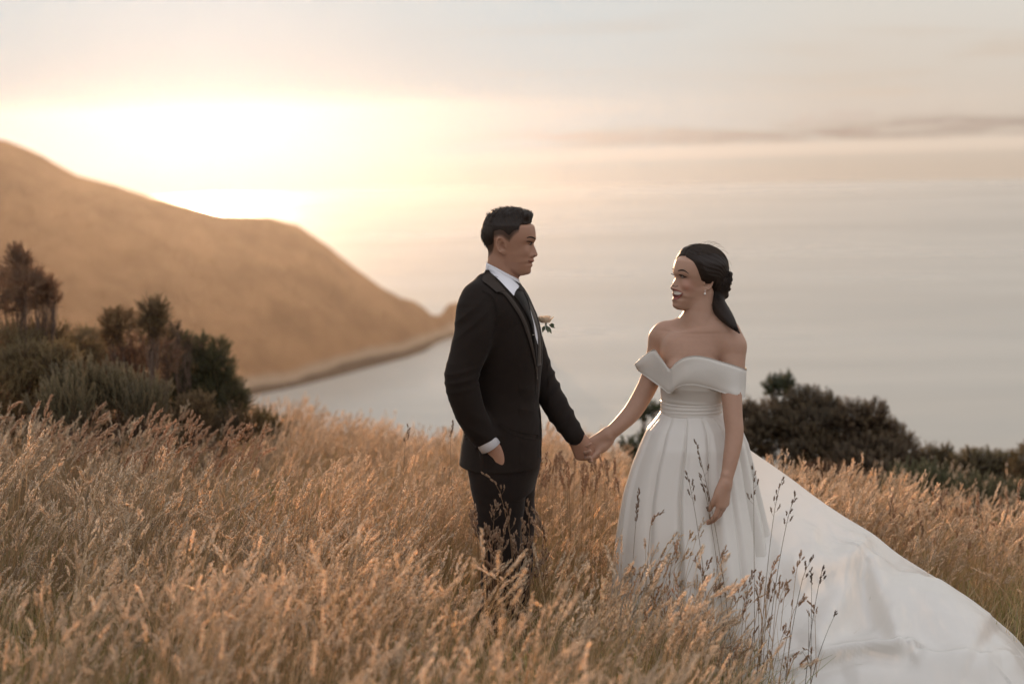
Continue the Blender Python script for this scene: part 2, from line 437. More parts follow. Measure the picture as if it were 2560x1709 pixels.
def scatter(name, pts, rot, scl, idx, collection):
    o = mesh_obj(name, pts, [], None, attrs={'scl': scl})
    me = o.data
    at = me.attributes.new('rot', 'FLOAT_VECTOR', 'POINT'); at.data.foreach_set('vector', np.asarray(rot, np.float32).ravel())
    at = me.attributes.new('idx', 'INT', 'POINT'); at.data.foreach_set('value', np.asarray(idx, np.int32))
    g = bpy.data.node_groups.new(name, 'GeometryNodeTree')
    g.interface.new_socket('Geometry', in_out='INPUT', socket_type='NodeSocketGeometry')
    g.interface.new_socket('Geometry', in_out='OUTPUT', socket_type='NodeSocketGeometry')
    gi = g.nodes.new('NodeGroupInput'); go = g.nodes.new('NodeGroupOutput')
    mp = g.nodes.new('GeometryNodeMeshToPoints'); ip = g.nodes.new('GeometryNodeInstanceOnPoints')
    ci = g.nodes.new('GeometryNodeCollectionInfo'); ci.inputs['Collection'].default_value = collection
    ci.inputs['Separate Children'].default_value = True; ci.inputs['Reset Children'].default_value = True
    def na(nm, tp):
        n = g.nodes.new('GeometryNodeInputNamedAttribute'); n.data_type = tp; n.inputs['Name'].default_value = nm; return n.outputs[0]
    g.links.new(gi.outputs[0], mp.inputs['Mesh']); g.links.new(mp.outputs[0], ip.inputs['Points'])
    g.links.new(ci.outputs[0], ip.inputs['Instance']); ip.inputs['Pick Instance'].default_value = True
    g.links.new(na('idx', 'INT'), ip.inputs['Instance Index']); g.links.new(na('scl', 'FLOAT'), ip.inputs['Scale'])
    er = g.nodes.new('FunctionNodeEulerToRotation'); g.links.new(na('rot', 'FLOAT_VECTOR'), er.inputs[0]); g.links.new(er.outputs[0], ip.inputs['Rotation'])
    g.links.new(ip.outputs[0], go.inputs[0])
    md = o.modifiers.new('scatter', 'NODES'); md.node_group = g
    return o

def in_dress(x, y):
    """where the gown lies: no grass grows through it (people and train footprints)"""
    m1 = ((x - .74) / .40) ** 2 + ((y - 5.22) / .36) ** 2 < 1
    lo = np.interp(x, [.7, 1.0, 1.5, 2.0, 2.3], [4.95, 4.55, 4.35, 4.2, 4.2]); hi = np.interp(x, [.7, 1.2, 1.7, 2.3], [5.45, 5.5, 5.5, 5.3])
    m2 = (x > .7) & (x < 2.35) & (y > lo) & (y < hi)
    m3 = ((x + .05) / .2) ** 2 + ((y - 5.22) / .2) ** 2 < 1
    return m1 | m2 | m3

def cam_frustum(n, y0, y1, margin=.5):
    y = NR.uniform(y0, y1, n * 3); x = NR.uniform(-8, 8, n * 3)
    k = np.abs(x) < .375 * y + margin
    return x[k][:n], y[k][:n]
x, y = cam_frustum(100000, .9, 17.0, .9)
dens = np.where(y < 12, 1.0, .5) * np.clip(.45 + fbm(x / .9, y / .9, 3, 2) * 1.6 + .35, .12, 1)
area = 17 * (.375 * 17 + 1.8)
k = NR.random(len(x)) < dens * (25 * area / len(x)) / .8
x, y = x[k], y[k]
k = ~in_dress(x, y); x, y = x[k], y[k]
hs = np.clip(1.0 + fbm(x / 1.3, y / 1.3, 3, 77) * .8, .6, 1.25)
hs = hs * np.interp(y, [0, 2, 3.5, 7, 9, 14], [.55, .66, .80, .84, .72, .5])
hs = hs * np.where((y > 4.3) & (y < 5.35) & (x > -.45) & (x < .35), .72, 1)
hs = hs * np.where((y > 3.0) & (y <= 4.3) & (x > -.45) & (x < .2), .92, 1)
pxs = 1280 + x / y * FPX                                   # the near corner below the gown is trodden low
low = (y < 4.9) & (pxs > 1500 + 60 * np.sin(y * 3)); hs = hs * np.where(low, np.interp(pxs, [1550, 1850, 1980], [.97, .62, .26]), 1)
hs = hs * np.where((x < -.9) & (y > 4.5), 1.0 + .16 * np.clip(-x - .9, 0, 1.5), 1)
z = ground(x, y)
rot = np.stack([NR.normal(0, .06, len(x)), NR.normal(.05, .06, len(x)), NR.uniform(-.8, .8, len(x))], 1)
o = scatter('tall_grass', np.stack([x, y, z], 1), rot, hs * NR.uniform(.85, 1.12, len(x)), NR.integers(0, 12, len(x)), tall_col)
tag(o, kind='stuff')
x, y = cam_frustum(3800, .9, 15.0, .7)
z = ground(x, y)
rot = np.stack([NR.normal(0, .1, len(x)), NR.normal(0, .1, len(x)), NR.uniform(0, 6.28, len(x))], 1)
gi_ = np.where(fbm(x / .8, y / .8, 2, 40) > .12, 3, NR.integers(0, 3, len(x)))
ts = NR.uniform(.8, 1.4, len(x)) * np.where((y < 4.9) & (1280 + x / y * FPX > 1850), .3, 1)
o = scatter('low_grass', np.stack([x, y, z], 1), rot, ts, gi_, turf_col)
tag(o, kind='stuff')

# ------------------------------------------------------------------ shrubs
def sprig_template(L, nl, ll, lw, splay, up=.6, curl=0.0):
    V = []; F = []
    for i in range(nl):
        f = (i + .5) / nl; z = L * f; a = i * 2.4 + RND.uniform(-.3, .3)
        o = np.array([math.cos(a), math.sin(a), 0]); t = o * splay * (1 - .45 * f) + np.array([0, 0, up]); t /= np.linalg.norm(t)
        sd = np.cross(t, o); n_ = np.linalg.norm(sd); sd = sd / n_ if n_ > 1e-6 else np.array([1., 0, 0])
        l_ = ll * RND.uniform(.75, 1.2) * (1 - .3 * f); p = np.array([0, 0, z])
        k = len(V)
        V += [p, p + t * l_ * .5 + sd * lw, p + t * l_ - np.array([0, 0, curl * l_]), p + t * l_ * .5 - sd * lw]; F.append((k, k + 1, k + 2, k + 3))
    k = len(V); V += [np.array([lw * .5, 0, -.02]), np.array([-lw * .5, 0, -.02]), np.array([0, 0, L])]; F.append((k, k + 1, k + 2, k + 2))
    return np.array(V), np.array([f for f in F if len(set(f)) == 4])

def place_sprigs(pts, dirs_, scl, tmpls, base_c, var=.25, tipc=None):
    Vs = []; Fs = []; Cs = []; n = 0
    which = NR.integers(0, len(tmpls), len(pts))
    for ti, (TV, TF) in enumerate(tmpls):
        k = np.where(which == ti)[0]
        if not len(k): continue
        d = dirs_[k] / np.linalg.norm(dirs_[k], axis=1)[:, None]
        u = np.cross(d, NR.normal(size=(len(k), 3))); u /= np.linalg.norm(u, axis=1)[:, None]; v = np.cross(d, u)
        M = np.stack([u, v, d], 1)                                # rows
        W_ = np.einsum('tj,njk->ntk', TV, M) * scl[k][:, None, None] + pts[k][:, None, :]
        Vs.append(W_.reshape(-1, 3)); Fs.append((TF[None] + (np.arange(len(k)) * len(TV))[:, None, None] + n).reshape(-1, 4)); n += len(k) * len(TV)
        c = base_c[None] * (1 + NR.uniform(-var, var, (len(k), 1)) + NR.uniform(-.06, .06, (len(k), 3)))
        c = np.repeat(c[:, None, :], len(TV), 1)
        if tipc is not None:
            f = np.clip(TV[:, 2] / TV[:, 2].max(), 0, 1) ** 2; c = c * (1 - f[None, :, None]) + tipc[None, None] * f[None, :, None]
        Cs.append(c.reshape(-1, 3))
    return np.concatenate(Vs), np.concatenate(Fs), np.concatenate(Cs)

foliage_m = leaf_mat('shrub_foliage', False, trans=.28, c_lo=(0.8, .8, .8), c_hi=(1.15, 1.1, 1.0))
bark_m, nt, b = mat('shrub_bark', (0.16, 0.11, 0.08), .9, .1)
nt.l.new(nt.mix(nt.noise(None, 30, 4, .6), (0.09, 0.06, 0.045), (0.26, 0.19, 0.15)), b.inputs['Base Color'])

SPR_FINE = [sprig_template(.052, 24, .016, .0017, .6) for _ in range(4)]
SPR_LONG = [sprig_template(.13, 34, .030, .0022, .42, .9) for _ in range(4)]
SPR_BROAD = [sprig_template(.06, 22, .017, .0042, .95, .5) for _ in range(4)]
KK = 2560 / 2349.0

def shrub(name, blobs, base, Y, kind, col, label, cat='shrub', dens=1.0, limbs=3, twigs=16, upness=.5, tip=None, group=None, inner=.35, bare=0, thick=1.0):
    """blobs: (x, y, rx, ry, dY) in pixels of the 2349 px wide view; turned into ellipsoids of real size"""
    col = np.array(col, float)
    b0 = P(base[0] * KK, base[1] * KK, Y)
    b0 = np.array([b0[0], Y, float(ground(b0[0], Y)) - .03])
    root = empty(name, b0); tag(root, label, cat, group)
    mpp = Y / FPX * KK
    wood = Acc(); PP = []; DD = []
    for (bx, by, rx, ry, dY) in blobs:
        yy = Y + dY; c = P(bx * KK, by * KK, yy); r = np.array([rx, (rx + ry) * .5, ry]) * mpp
        n = int(dens * (12000 if kind == 'fine' else 7000) * (r[0] * r[2] + r[0] * r[1] + r[1] * r[2])) + 24
        q = NR.normal(size=(n, 3)); q /= np.linalg.norm(q, axis=1)[:, None]
        lump = 1 + .24 * np.sin(q[:, 0] * 5 + bx) * np.sin(q[:, 2] * 6 + by) + .12 * np.sin(q[:, 1] * 9 + bx)
        rr = (inner + (1 - inner) * NR.random(n) ** .45)
        pp = c + q * r * (rr * lump)[:, None] * .93
        dd = q * (1 - upness) + np.array([0, 0, upness]) + NR.normal(size=(n, 3)) * (.32 if kind == 'fine' else .16)
        PP.append(pp); DD.append(dd)
        # limb from the base into this crown lobe, then twigs to its skin
        mid = b0 * .45 + c * .55 + np.array([RND.uniform(-.06, .06), RND.uniform(-.06, .06), -.03])
        s = np.linspace(0, 1, 9)[:, None]
        limb = (1 - s) ** 2 * (b0 + np.array([RND.uniform(-.05, .05), RND.uniform(-.05, .05), 0])) + 2 * s * (1 - s) * mid + s ** 2 * c
        limb[1:-1] += NR.normal(size=(7, 3)) * .012
        tube(wood, limb, np.linspace(.013, .004, 9) * thick, [1, 1, 1], 5)
        for i in NR.choice(n, min(n, twigs), replace=False):
            st = limb[RND.randint(5, 8)]; s = np.linspace(0, 1, 5)[:, None]
            tw = st * (1 - s) + pp[i] * s + np.array([0, 0, -.03]) * np.sin(s * math.pi); tw[1:-1] += NR.normal(size=(3, 3)) * .008
            tube(wood, tw, np.linspace(.0032, .0012, 5) * thick, [1, 1, 1], 3)
        for i in range(bare):
            q1 = NR.normal(size=3); q1[2] = abs(q1[2]); q1 /= np.linalg.norm(q1)
            st = limb[RND.randint(4, 8)]; e = c + q1 * r * 1.35; s = np.linspace(0, 1, 6)[:, None]
            tw = st * (1 - s) + e * s; tw[1:-1] += NR.normal(size=(4, 3)) * .012
            tube(wood, tw, np.linspace(.004, .0012, 6) * thick, [1, 1, 1], 3)
    keep_world(wood.build('branch', bark_m), root)
    pp = np.concatenate(PP); dd = np.concatenate(DD)
    tm = {'fine': SPR_FINE, 'long': SPR_LONG, 'broad': SPR_BROAD}[kind]
    v, f, c = place_sprigs(pp, dd, NR.uniform(.7, 1.25, len(pp)), tm, col, .3, None if tip is None else np.array(tip, float))
    keep_world(mesh_obj('crown', v, f, foliage_m, None, False, {'tint': c}), root)
    return root

OLV = (.155, .115, .062); DKG = (.050, .052, .022); RUS = (.21, .125, .08); GRY = (.135, .125, .085)
shrub('shrub', [(42, 612, 26, 32, 0), (8, 655, 34, 36, .1), (60, 655, 34, 34, -.1), (92, 660, 16, 30, 0), (98, 690, 26, 20, .1), (35, 700, 40, 24, 0), (110, 672, 14, 12, 0), (120, 655, 11, 9, 0), (126, 688, 9, 8, 0), (36, 584, 9, 13, 0), (58, 598, 9, 12, 0), (84, 634, 10, 14, 0)], (45, 870), 8.0, 'fine', RUS,
      'tall twiggy brown shrub rising highest at the left edge, thin branches showing', dens=.8, bare=3, tip=(.22, .14, .09), inner=.3, thick=.6)
shrub('shrub', [(20, 800, 75, 48, .1), (105, 790, 62, 50, .3), (70, 850, 90, 60, -.1), (0, 900, 80, 60, -.2), (128, 835, 50, 46, -.2)], (50, 960), 7.8, 'fine', OLV,
      'broad olive shrub at the left edge below the tall twiggy one', dens=.95, tip=(.22, .17, .08), bare=1)
shrub('shrub', [(195, 790, 46, 34, 0), (180, 830, 60, 46, .1), (232, 830, 44, 44, .2)], (200, 940), 8.6, 'fine', (.16, .125, .07),
      'low rounded olive shrub between the broad one and the knob-headed shrubs', dens=.9, tip=(.26, .2, .11))
shrub('shrub', [(272, 742, 38, 27, 0), (255, 775, 24, 16, 0)], (300, 930), 8.2, 'fine', (.14, .095, .05),
      'thin-stemmed shrub with one flattened knob of foliage, left of the taller knob', dens=1.1, tip=(.2, .13, .06), twigs=20)
shrub('shrub', [(352, 716, 30, 26, 0), (350, 748, 34, 30, 0)], (338, 930), 8.1, 'fine', (.12, .085, .045),
      'thin-stemmed shrub topped by a single tall round knob of foliage', dens=1.15, tip=(.18, .13, .065), twigs=24)
shrub('shrub', [(310, 800, 46, 34, 0), (330, 850, 56, 52, 0), (275, 850, 44, 44, .1), (385, 820, 22, 40, 0)], (320, 960), 8.3, 'fine', RUS,
      'half-dead rusty brown shrub below the two foliage knobs', dens=.55, bare=5, inner=.3)
shrub('shrub', [(200, 905, 70, 40, 0), (270, 925, 66, 40, 0), (330, 945, 58, 44, -.1), (150, 950, 70, 46, -.2)], (250, 1020), 7.4, 'long', GRY,
      'grey-green shrub of long upright leafy shoots behind the left grass', dens=.6, upness=.8, tip=(.24, .20, .13))
shrub('shrub', [(418, 800, 34, 34, .1), (450, 845, 50, 46, 0), (495, 850, 44, 48, 0), (520, 905, 42, 50, 0), (465, 915, 60, 54, -.1), (555, 925, 17, 22, 0), (462, 790, 13, 15, 0), (505, 800, 18, 18, .1), (400, 900, 50, 60, .1)], (480, 1010), 9.0, 'fine', DKG,
      'dark green shrub at the right end of the left thicket, against the sea', dens=1.0, tip=(.10, .095, .035), twigs=22)
shrub('shrub', [(404, 762, 10, 12, 0), (432, 790, 12, 8, 0), (380, 785, 18, 24, .0)], (400, 960), 8.8, 'fine', (.10, .07, .04),
      'spindly shrub with a bare forked top, just left of the dark green shrub', dens=.5, bare=6, thick=.8)
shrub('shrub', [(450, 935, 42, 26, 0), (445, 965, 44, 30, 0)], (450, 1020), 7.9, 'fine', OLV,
      'small bushy shrub with sunlit tips in front of the dark green one', dens=1.05, upness=.7, tip=(.26, .17, .08))  # tip colour puts the sunlight into the foliage
shrub('shrub', [(60, 985, 120, 46, 0), (220, 1000, 110, 40, 0), (380, 1010, 100, 36, 0), (540, 1000, 60, 26, .2)], (250, 1060), 7.9, 'long', (.09, .07, .042),
      'low dark foliage band added for the shadow along the back of the left grass', dens=.5, upness=.7)  # dark foliage colour stands for the shadow behind the grass
# right-hand thicket
shrub('shrub', [(1775, 890, 17, 18, 0), (1803, 884, 13, 20, 0)], (1800, 1040), 10.6, 'broad', (.04, .05, .02),
      'spindly dark shrub poking highest above the right thicket', dens=1.6, twigs=18, bare=2)
shrub('shrub', [(1850, 925, 42, 34, 0), (1900, 945, 34, 36, .1), (1780, 965, 66, 46, .1), (1860, 985, 80, 56, -.1), (1740, 1010, 50, 54, 0), (1720, 955, 26, 30, .1), (1880, 1045, 90, 56, -.2)], (1830, 1100), 10.3, 'broad', (.070, .050, .028),
      'large dark shrub directly behind the bride and her train', dens=1.15, twigs=24, tip=(.11, .08, .04))
shrub('shrub', [(1952, 958, 32, 34, 0), (2000, 955, 32, 30, 0), (1990, 1000, 60, 46, .1), (2040, 1000, 32, 36, .0), (2070, 1035, 38, 38, 0), (1990, 1060, 90, 56, -.2)], (2000, 1120), 10.0, 'broad', (.082, .055, .032),
      'dark brown-green shrub with knobbly top in the middle of the right thicket', dens=1.15, twigs=24, tip=(.14, .10, .055))
shrub('shrub', [(2135, 1062, 44, 34, 0), (2172, 1048, 12, 20, 0), (2110, 1095, 56, 40, 0), (2190, 1085, 40, 34, 0)], (2140, 1150), 10.0, 'fine', (.085, .07, .035),
      'mid-height brown shrub with one short spike where the right thicket dips', dens=1.2, twigs=22, tip=(.16, .12, .06))
shrub('shrub', [(2235, 1070, 50, 34, 0), (2300, 1080, 50, 36, 0), (2270, 1130, 90, 40, 0)], (2270, 1180), 9.6, 'broad', (.085, .062, .030),
      'low dark shrub near the right edge, against the sea', dens=1.1, twigs=22, tip=(.15, .12, .05))
shrub('shrub', [(2350, 1066, 30, 40, 0), (2400, 1110, 60, 60, 0), (2345, 1130, 40, 40, 0)], (2370, 1200), 9.0, 'fine', (.09, .075, .035),
      'shrub cut by the right edge of the view', dens=1.0, tip=(.17, .12, .06))
shrub('shrub', [(2100, 1130, 60, 34, 0), (2060, 1160, 50, 36, 0), (2160, 1150, 56, 36, 0), (2110, 1180, 80, 40, -.1)], (2110, 1220), 8.7, 'long', (.12, .13, .075),
      'pale olive shrub of upright shoots in front of the right thicket', dens=.75, upness=.85, tip=(.2, .2, .12))
shrub('shrub', [(2250, 1160, 60, 34, 0), (2310, 1175, 50, 36, 0), (2210, 1190, 60, 36, 0)], (2260, 1230), 8.4, 'long', (.12, .12, .07),
      'smaller olive shrub of upright shoots behind the grass at far right', dens=.7, upness=.85, tip=(.2, .19, .12))
shrub('shrub', [(1900, 1110, 80, 46, 0), (1980, 1130, 60, 50, 0), (1850, 1130, 60, 40, 0)], (1930, 1190), 8.9, 'fine', (.10, .055, .035),
      'rusty low shrub behind the upper edge of the train', dens=.75, bare=4, tip=(.17, .10, .06))
shrub('shrub', [(1478, 952, 14, 9, 0), (1503, 937, 11, 8, 0)], (1500, 1090), 10.2, 'broad', (.045, .055, .022),
      'small sprigs of a shrub showing left of the waist of the bride', dens=1.2, twigs=14)
shrub('shrub', [(1443, 1024, 14, 9, 0), (1476, 1008, 9, 8, 0), (1458, 1040, 13, 8, 0)], (1460, 1100), 9.8, 'broad', (.045, .055, .022),
      'small low shrub between the joined hands and the skirt', dens=1.2, twigs=14)
shrub('shrub', [(600, 990, 22, 20, 0), (630, 1010, 30, 16, 0)], (610, 1060), 9.3, 'long', (.12, .10, .05),
      'small tussocky shrub at the foot of the dark green shrub', dens=.7, upness=.85)

# ------------------------------------------------------------------ implicit modelling on a grid
class Field:
    def __init__(s, lo, hi, h):
        s.lo = np.array(lo, float); s.h = h; s.n = np.ceil((np.array(hi) - s.lo) / h).astype(int) + 1
        s.F = np.full(s.n, .2, np.float32)
    def reg(s, lo, hi):
        a = np.clip(np.floor((np.array(lo) - s.lo) / s.h).astype(int), 0, s.n - 1); b = np.clip(np.ceil((np.array(hi) - s.lo) / s.h).astype(int) + 1, 1, s.n)
        sl = tuple(slice(i, j) for i, j in zip(a, b))
        ax = [(s.lo[k] + s.h * np.arange(a[k], b[k])).astype(np.float32) for k in range(3)]
        return sl, ax[0][:, None, None], ax[1][None, :, None], ax[2][None, None, :]
    def add(s, fn, lo, hi, k=.0, op='u'):
        m = k + .012
        sl, X, Y, Z = s.reg(np.array(lo) - m, np.array(hi) + m)
        if 0 in s.F[sl].shape: return
        v = fn(X, Y, Z); a = s.F[sl]
        if op == 's':
            v = -v; a_, b_ = -a, -v
            if k > 0: h_ = np.maximum(k - np.abs(a_ - b_), 0) / k; r = -(np.minimum(a_, b_) - h_ * h_ * k * .25)
            else: r = np.maximum(a, v)
        else:
            if k > 0: h_ = np.maximum(k - np.abs(a - v), 0) / k; r = np.minimum(a, v) - h_ * h_ * k * .25
            else: r = np.minimum(a, v)
        s.F[sl] = r
    def chain(s, pts, rad, k=.0, flat=None, sub=4, op='u'):
        pts = np.asarray(pts, float); rad = np.asarray(rad, float)
        if len(pts) > 2 and sub > 1:
            pts, rad = spline(pts, sub), spline(rad[:, None], sub)[:, 0]
        lo = (pts - rad[:, None]).min(0); hi = (pts + rad[:, None]).max(0)
        if flat is not None: lo = lo - rad.max() * .6; hi = hi + rad.max() * .6
        def fn(X, Y, Z):
            R = None
            for i in range(len(pts) - 1):
                a, b = pts[i], pts[i + 1]; ab = b - a; L2 = ab @ ab + 1e-12
                t = np.clip(((X - a[0]) * ab[0] + (Y - a[1]) * ab[1] + (Z - a[2]) * ab[2]) / L2, 0, 1)
                dx = X - (a[0] + t * ab[0]); dy = Y - (a[1] + t * ab[1]); dz = Z - (a[2] + t * ab[2])
                if flat is not None:
                    n, fct = flat; q = (dx * n[0] + dy * n[1] + dz * n[2]) * (1 / fct - 1); dx = dx + n[0] * q; dy = dy + n[1] * q; dz = dz + n[2] * q
                dd = np.sqrt(dx * dx + dy * dy + dz * dz) - (rad[i] + (rad[i + 1] - rad[i]) * t)
                R = dd if R is None else np.minimum(R, dd)
            return R
        s.add(fn, lo, hi, k, op)
    def ell(s, c, r, M=None, k=.0, op='u'):
        c = np.asarray(c, float); r = np.asarray(r, float); M = np.eye(3) if M is None else np.asarray(M, float)   # rows of M: the three axes
        ext = np.sqrt(((M * r[:, None]) ** 2).sum(0))
        def fn(X, Y, Z):
            dx, dy, dz = X - c[0], Y - c[1], Z - c[2]; q = 0
            for i in range(3): q = q + ((dx * M[i, 0] + dy * M[i, 1] + dz * M[i, 2]) / r[i]) ** 2
            return (np.sqrt(q) - 1) * r.min()
        s.add(fn, c - ext, c + ext, k, op)
    def slices(s, T, p=2.3, k=.0, yaw=0.0, op='u'):
        """T rows: z, cx, cy, ax, ay from top to bottom (any order)"""
        T = np.asarray(T, float); T = T[np.argsort(T[:, 0])]
        T2 = spline(T, 4)
        z = T2[:, 0]; z = np.maximum.accumulate(z + np.arange(len(z)) * 1e-7)
        m = T2[:, 3:5].max()
        lo = [(T2[:, 1] - m).min(), (T2[:, 2] - m).min(), z[0]]; hi = [(T2[:, 1] + m).max(), (T2[:, 2] + m).max(), z[-1]]
        cy_, sy_ = math.cos(yaw), math.sin(yaw)
        def fn(X, Y, Z):
            zz = np.clip(Z, z[0], z[-1]); g = [np.interp(zz, z, T2[:, q]).astype(np.float32) for q in range(1, 5)]
            dx = X - g[0]; dy = Y - g[1]; u = dx * cy_ + dy * sy_; v = -dx * sy_ + dy * cy_
            d = (np.abs(u / g[2]) ** p + np.abs(v / g[3]) ** p) ** (1 / p)
            d = (d - 1) * np.minimum(g[2], g[3])
            oz = np.maximum(z[0] - Z, Z - z[-1])
            return np.where(oz > 0, np.sqrt(np.maximum(d, 0) ** 2 + oz * oz), np.maximum(d, oz))
        s.add(fn, lo, hi, k, op)
    def mesh(s):
        F = s.F; S_ = F < 0
        c = [S_[i:S_.shape[0] - 1 + i, j:S_.shape[1] - 1 + j, k:S_.shape[2] - 1 + k] for i in (0, 1) for j in (0, 1) for k in (0, 1)]
        any_ = np.logical_or.reduce(c); all_ = np.logical_and.reduce(c); act = np.argwhere(any_ & ~all_)
        idx = -np.ones(any_.shape, np.int64); idx[tuple(act.T)] = np.arange(len(act))
        pos = np.zeros((len(act), 3)); cnt = np.zeros(len(act))
        off = [np.array([i, j, k]) for i in (0, 1) for j in (0, 1) for k in (0, 1)]
        for a in range(8):
            for b in range(a + 1, 8):
                d = off[b] - off[a]
                if np.abs(d).sum() != 1: continue
                fa = F[tuple((act + off[a]).T)].astype(float); fb = F[tuple((act + off[b]).T)].astype(float)
                m_ = (fa < 0) != (fb < 0); t = np.where(m_, fa / np.where(fa == fb, 1, fa - fb), 0)
                pos += np.where(m_[:, None], off[a] + t[:, None] * d, 0); cnt += m_
        pos = pos / cnt[:, None] + act
        Q = []
        for ax in range(3):
            o1, o2 = [(1, 2), (2, 0), (0, 1)][ax]
            sl0 = [slice(None)] * 3; sl1 = [slice(None)] * 3; sl0[ax] = slice(0, -1); sl1[ax] = slice(1, None)
            A = S_[tuple(sl0)]; B = S_[tuple(sl1)]; e = np.argwhere(A != B)
            e = e[(e[:, o1] > 0) & (e[:, o2] > 0) & (e[:, o1] < F.shape[o1] - 1) & (e[:, o2] < F.shape[o2] - 1)]
            flip = A[tuple(e.T)]
            def g(d1, d2):
                q = e.copy(); q[:, o1] += d1; q[:, o2] += d2; return idx[tuple(q.T)]
            q = np.stack([g(-1, -1), g(0, -1), g(0, 0), g(-1, 0)], 1); q[~flip] = q[~flip][:, ::-1]; Q.append(q)
        return pos * s.h + s.lo, np.concatenate(Q)

def spline(P_, sub):
    P_ = np.asarray(P_, float); n = len(P_); E = np.concatenate([[2 * P_[0] - P_[1]], P_, [2 * P_[-1] - P_[-2]]]); out = []
    for i in range(n - 1):
        a, b, c, d = E[i:i + 4]
        for t in np.arange(sub) / sub:
            out.append(.5 * (2 * b + (c - a) * t + (2 * a - 5 * b + 4 * c - d) * t * t + (3 * b - a - 3 * c + d) * t ** 3))
    out.append(P_[-1]); return np.array(out)

MPP = 5.24 / FPX                       # metres per photo pixel where the couple stands
def Q(x, y, dy=0.0): return P(x, y, 5.2 + dy)
def Z1(x, y): return 1160 + x / 5.2267, 500 + y / 5.2267        # coordinates read off enlargements of the photo
def Z2(x, y): return 1080 + x / 2.8, 640 + y / 2.8
def Z3(x, y): return 1600 + x / 5.2267, 580 + y / 5.2267
def Z4(x, y): return 1540 + x / 2.8, 800 + y / 2.8
def Z5(x, y): return 1380 + x / 7.841, 1000 + y / 7.841
def Z6(x, y): return 1500 + x / 2.2113, 1000 + y / 2.2113
def rows(T):
    """slice rows from photo rows (y, x_left, x_right, half depth, depth offset)"""
    out = []
    for (y, xl, xr, ay, dy) in T:
        a = Q(xl, y, dy); b_ = Q(xr, y, dy); out.append([(a[2] + b_[2]) / 2, (a[0] + b_[0]) / 2, 5.2 + dy, (b_[0] - a[0]) / 2, ay])
    return out

def hand(F, wrist, d, n, thumb_side, curl, spread=.0, sc=1.0, thumb=(.5, .6), k=.006):
    """palm, four unequal fingers and a thumb. d: wrist->knuckles, n: back of the hand"""
    d = np.array(d, float); d /= np.linalg.norm(d); n = np.array(n, float); n -= d * n.dot(d); n /= np.linalg.norm(n)
    s_ = np.cross(d, n) * thumb_side; w_ = np.array(wrist, float)
    F.chain([w_ - d * .03 * sc, w_ + d * .01 * sc], [.024 * sc, .025 * sc], .01, (n, .78))
    for o, r, l in ((-.026, .0135, .078), (-.009, .0145, .086), (.009, .0148, .088), (.026, .014, .084)):
        F.chain([w_ + s_ * o * .55 * sc, w_ + (d * l + s_ * o) * sc], [.016 * sc, r * .92 * sc], .016 * sc)
    F.ell(w_ + (d * .045 + s_ * .028 - n * .008) * sc, np.array([.032, .018, .017]) * sc, [d, s_, n], .014 * sc)
    tips = []
    for i, (o, l0, r, LL) in enumerate(((.028, .084, .0088, (.040, .024, .020)), (.0095, .088, .0092, (.045, .028, .022)), (-.0095, .086, .0088, (.041, .026, .021)), (-.027, .078, .0076, (.032, .019, .018)))):
        p = w_ + (d * l0 + s_ * o) * sc; pts = [p - d * .012 * sc, p]; a = 0; rr = [r * 1.05 * sc, r * 1.06 * sc]
        for j in range(3):
            a += curl[j] * (1 + .12 * (i - 1)); dr = d * math.cos(a) - n * math.sin(a) + s_ * spread * (1.5 - i)
            p = p + dr / np.linalg.norm(dr) * LL[j] * sc; pts.append(p); rr.append(r * (1.0, .9, .78)[j] * sc)
        F.chain(pts, rr, .003, sub=2); tips.append(p)
    p = w_ + (d * .022 + s_ * .026 - n * .006) * sc
    t1 = d * math.cos(thumb[0]) + s_ * math.sin(thumb[0]) - n * .25; t1 /= np.linalg.norm(t1)
    t2 = d * math.cos(thumb[0] - thumb[1]) + s_ * math.sin(thumb[0] - thumb[1]) - n * .45; t2 /= np.linalg.norm(t2)
    p1 = p + t1 * .042 * sc; p2 = p1 + t2 * .030 * sc; p3 = p2 + t2 * .022 * sc
    F.chain([p - t1 * .012 * sc, p, p1, p2, p3], np.array([.015, .0145, .0115, .0105, .0085]) * sc, .008 * sc, sub=2)
    return tips

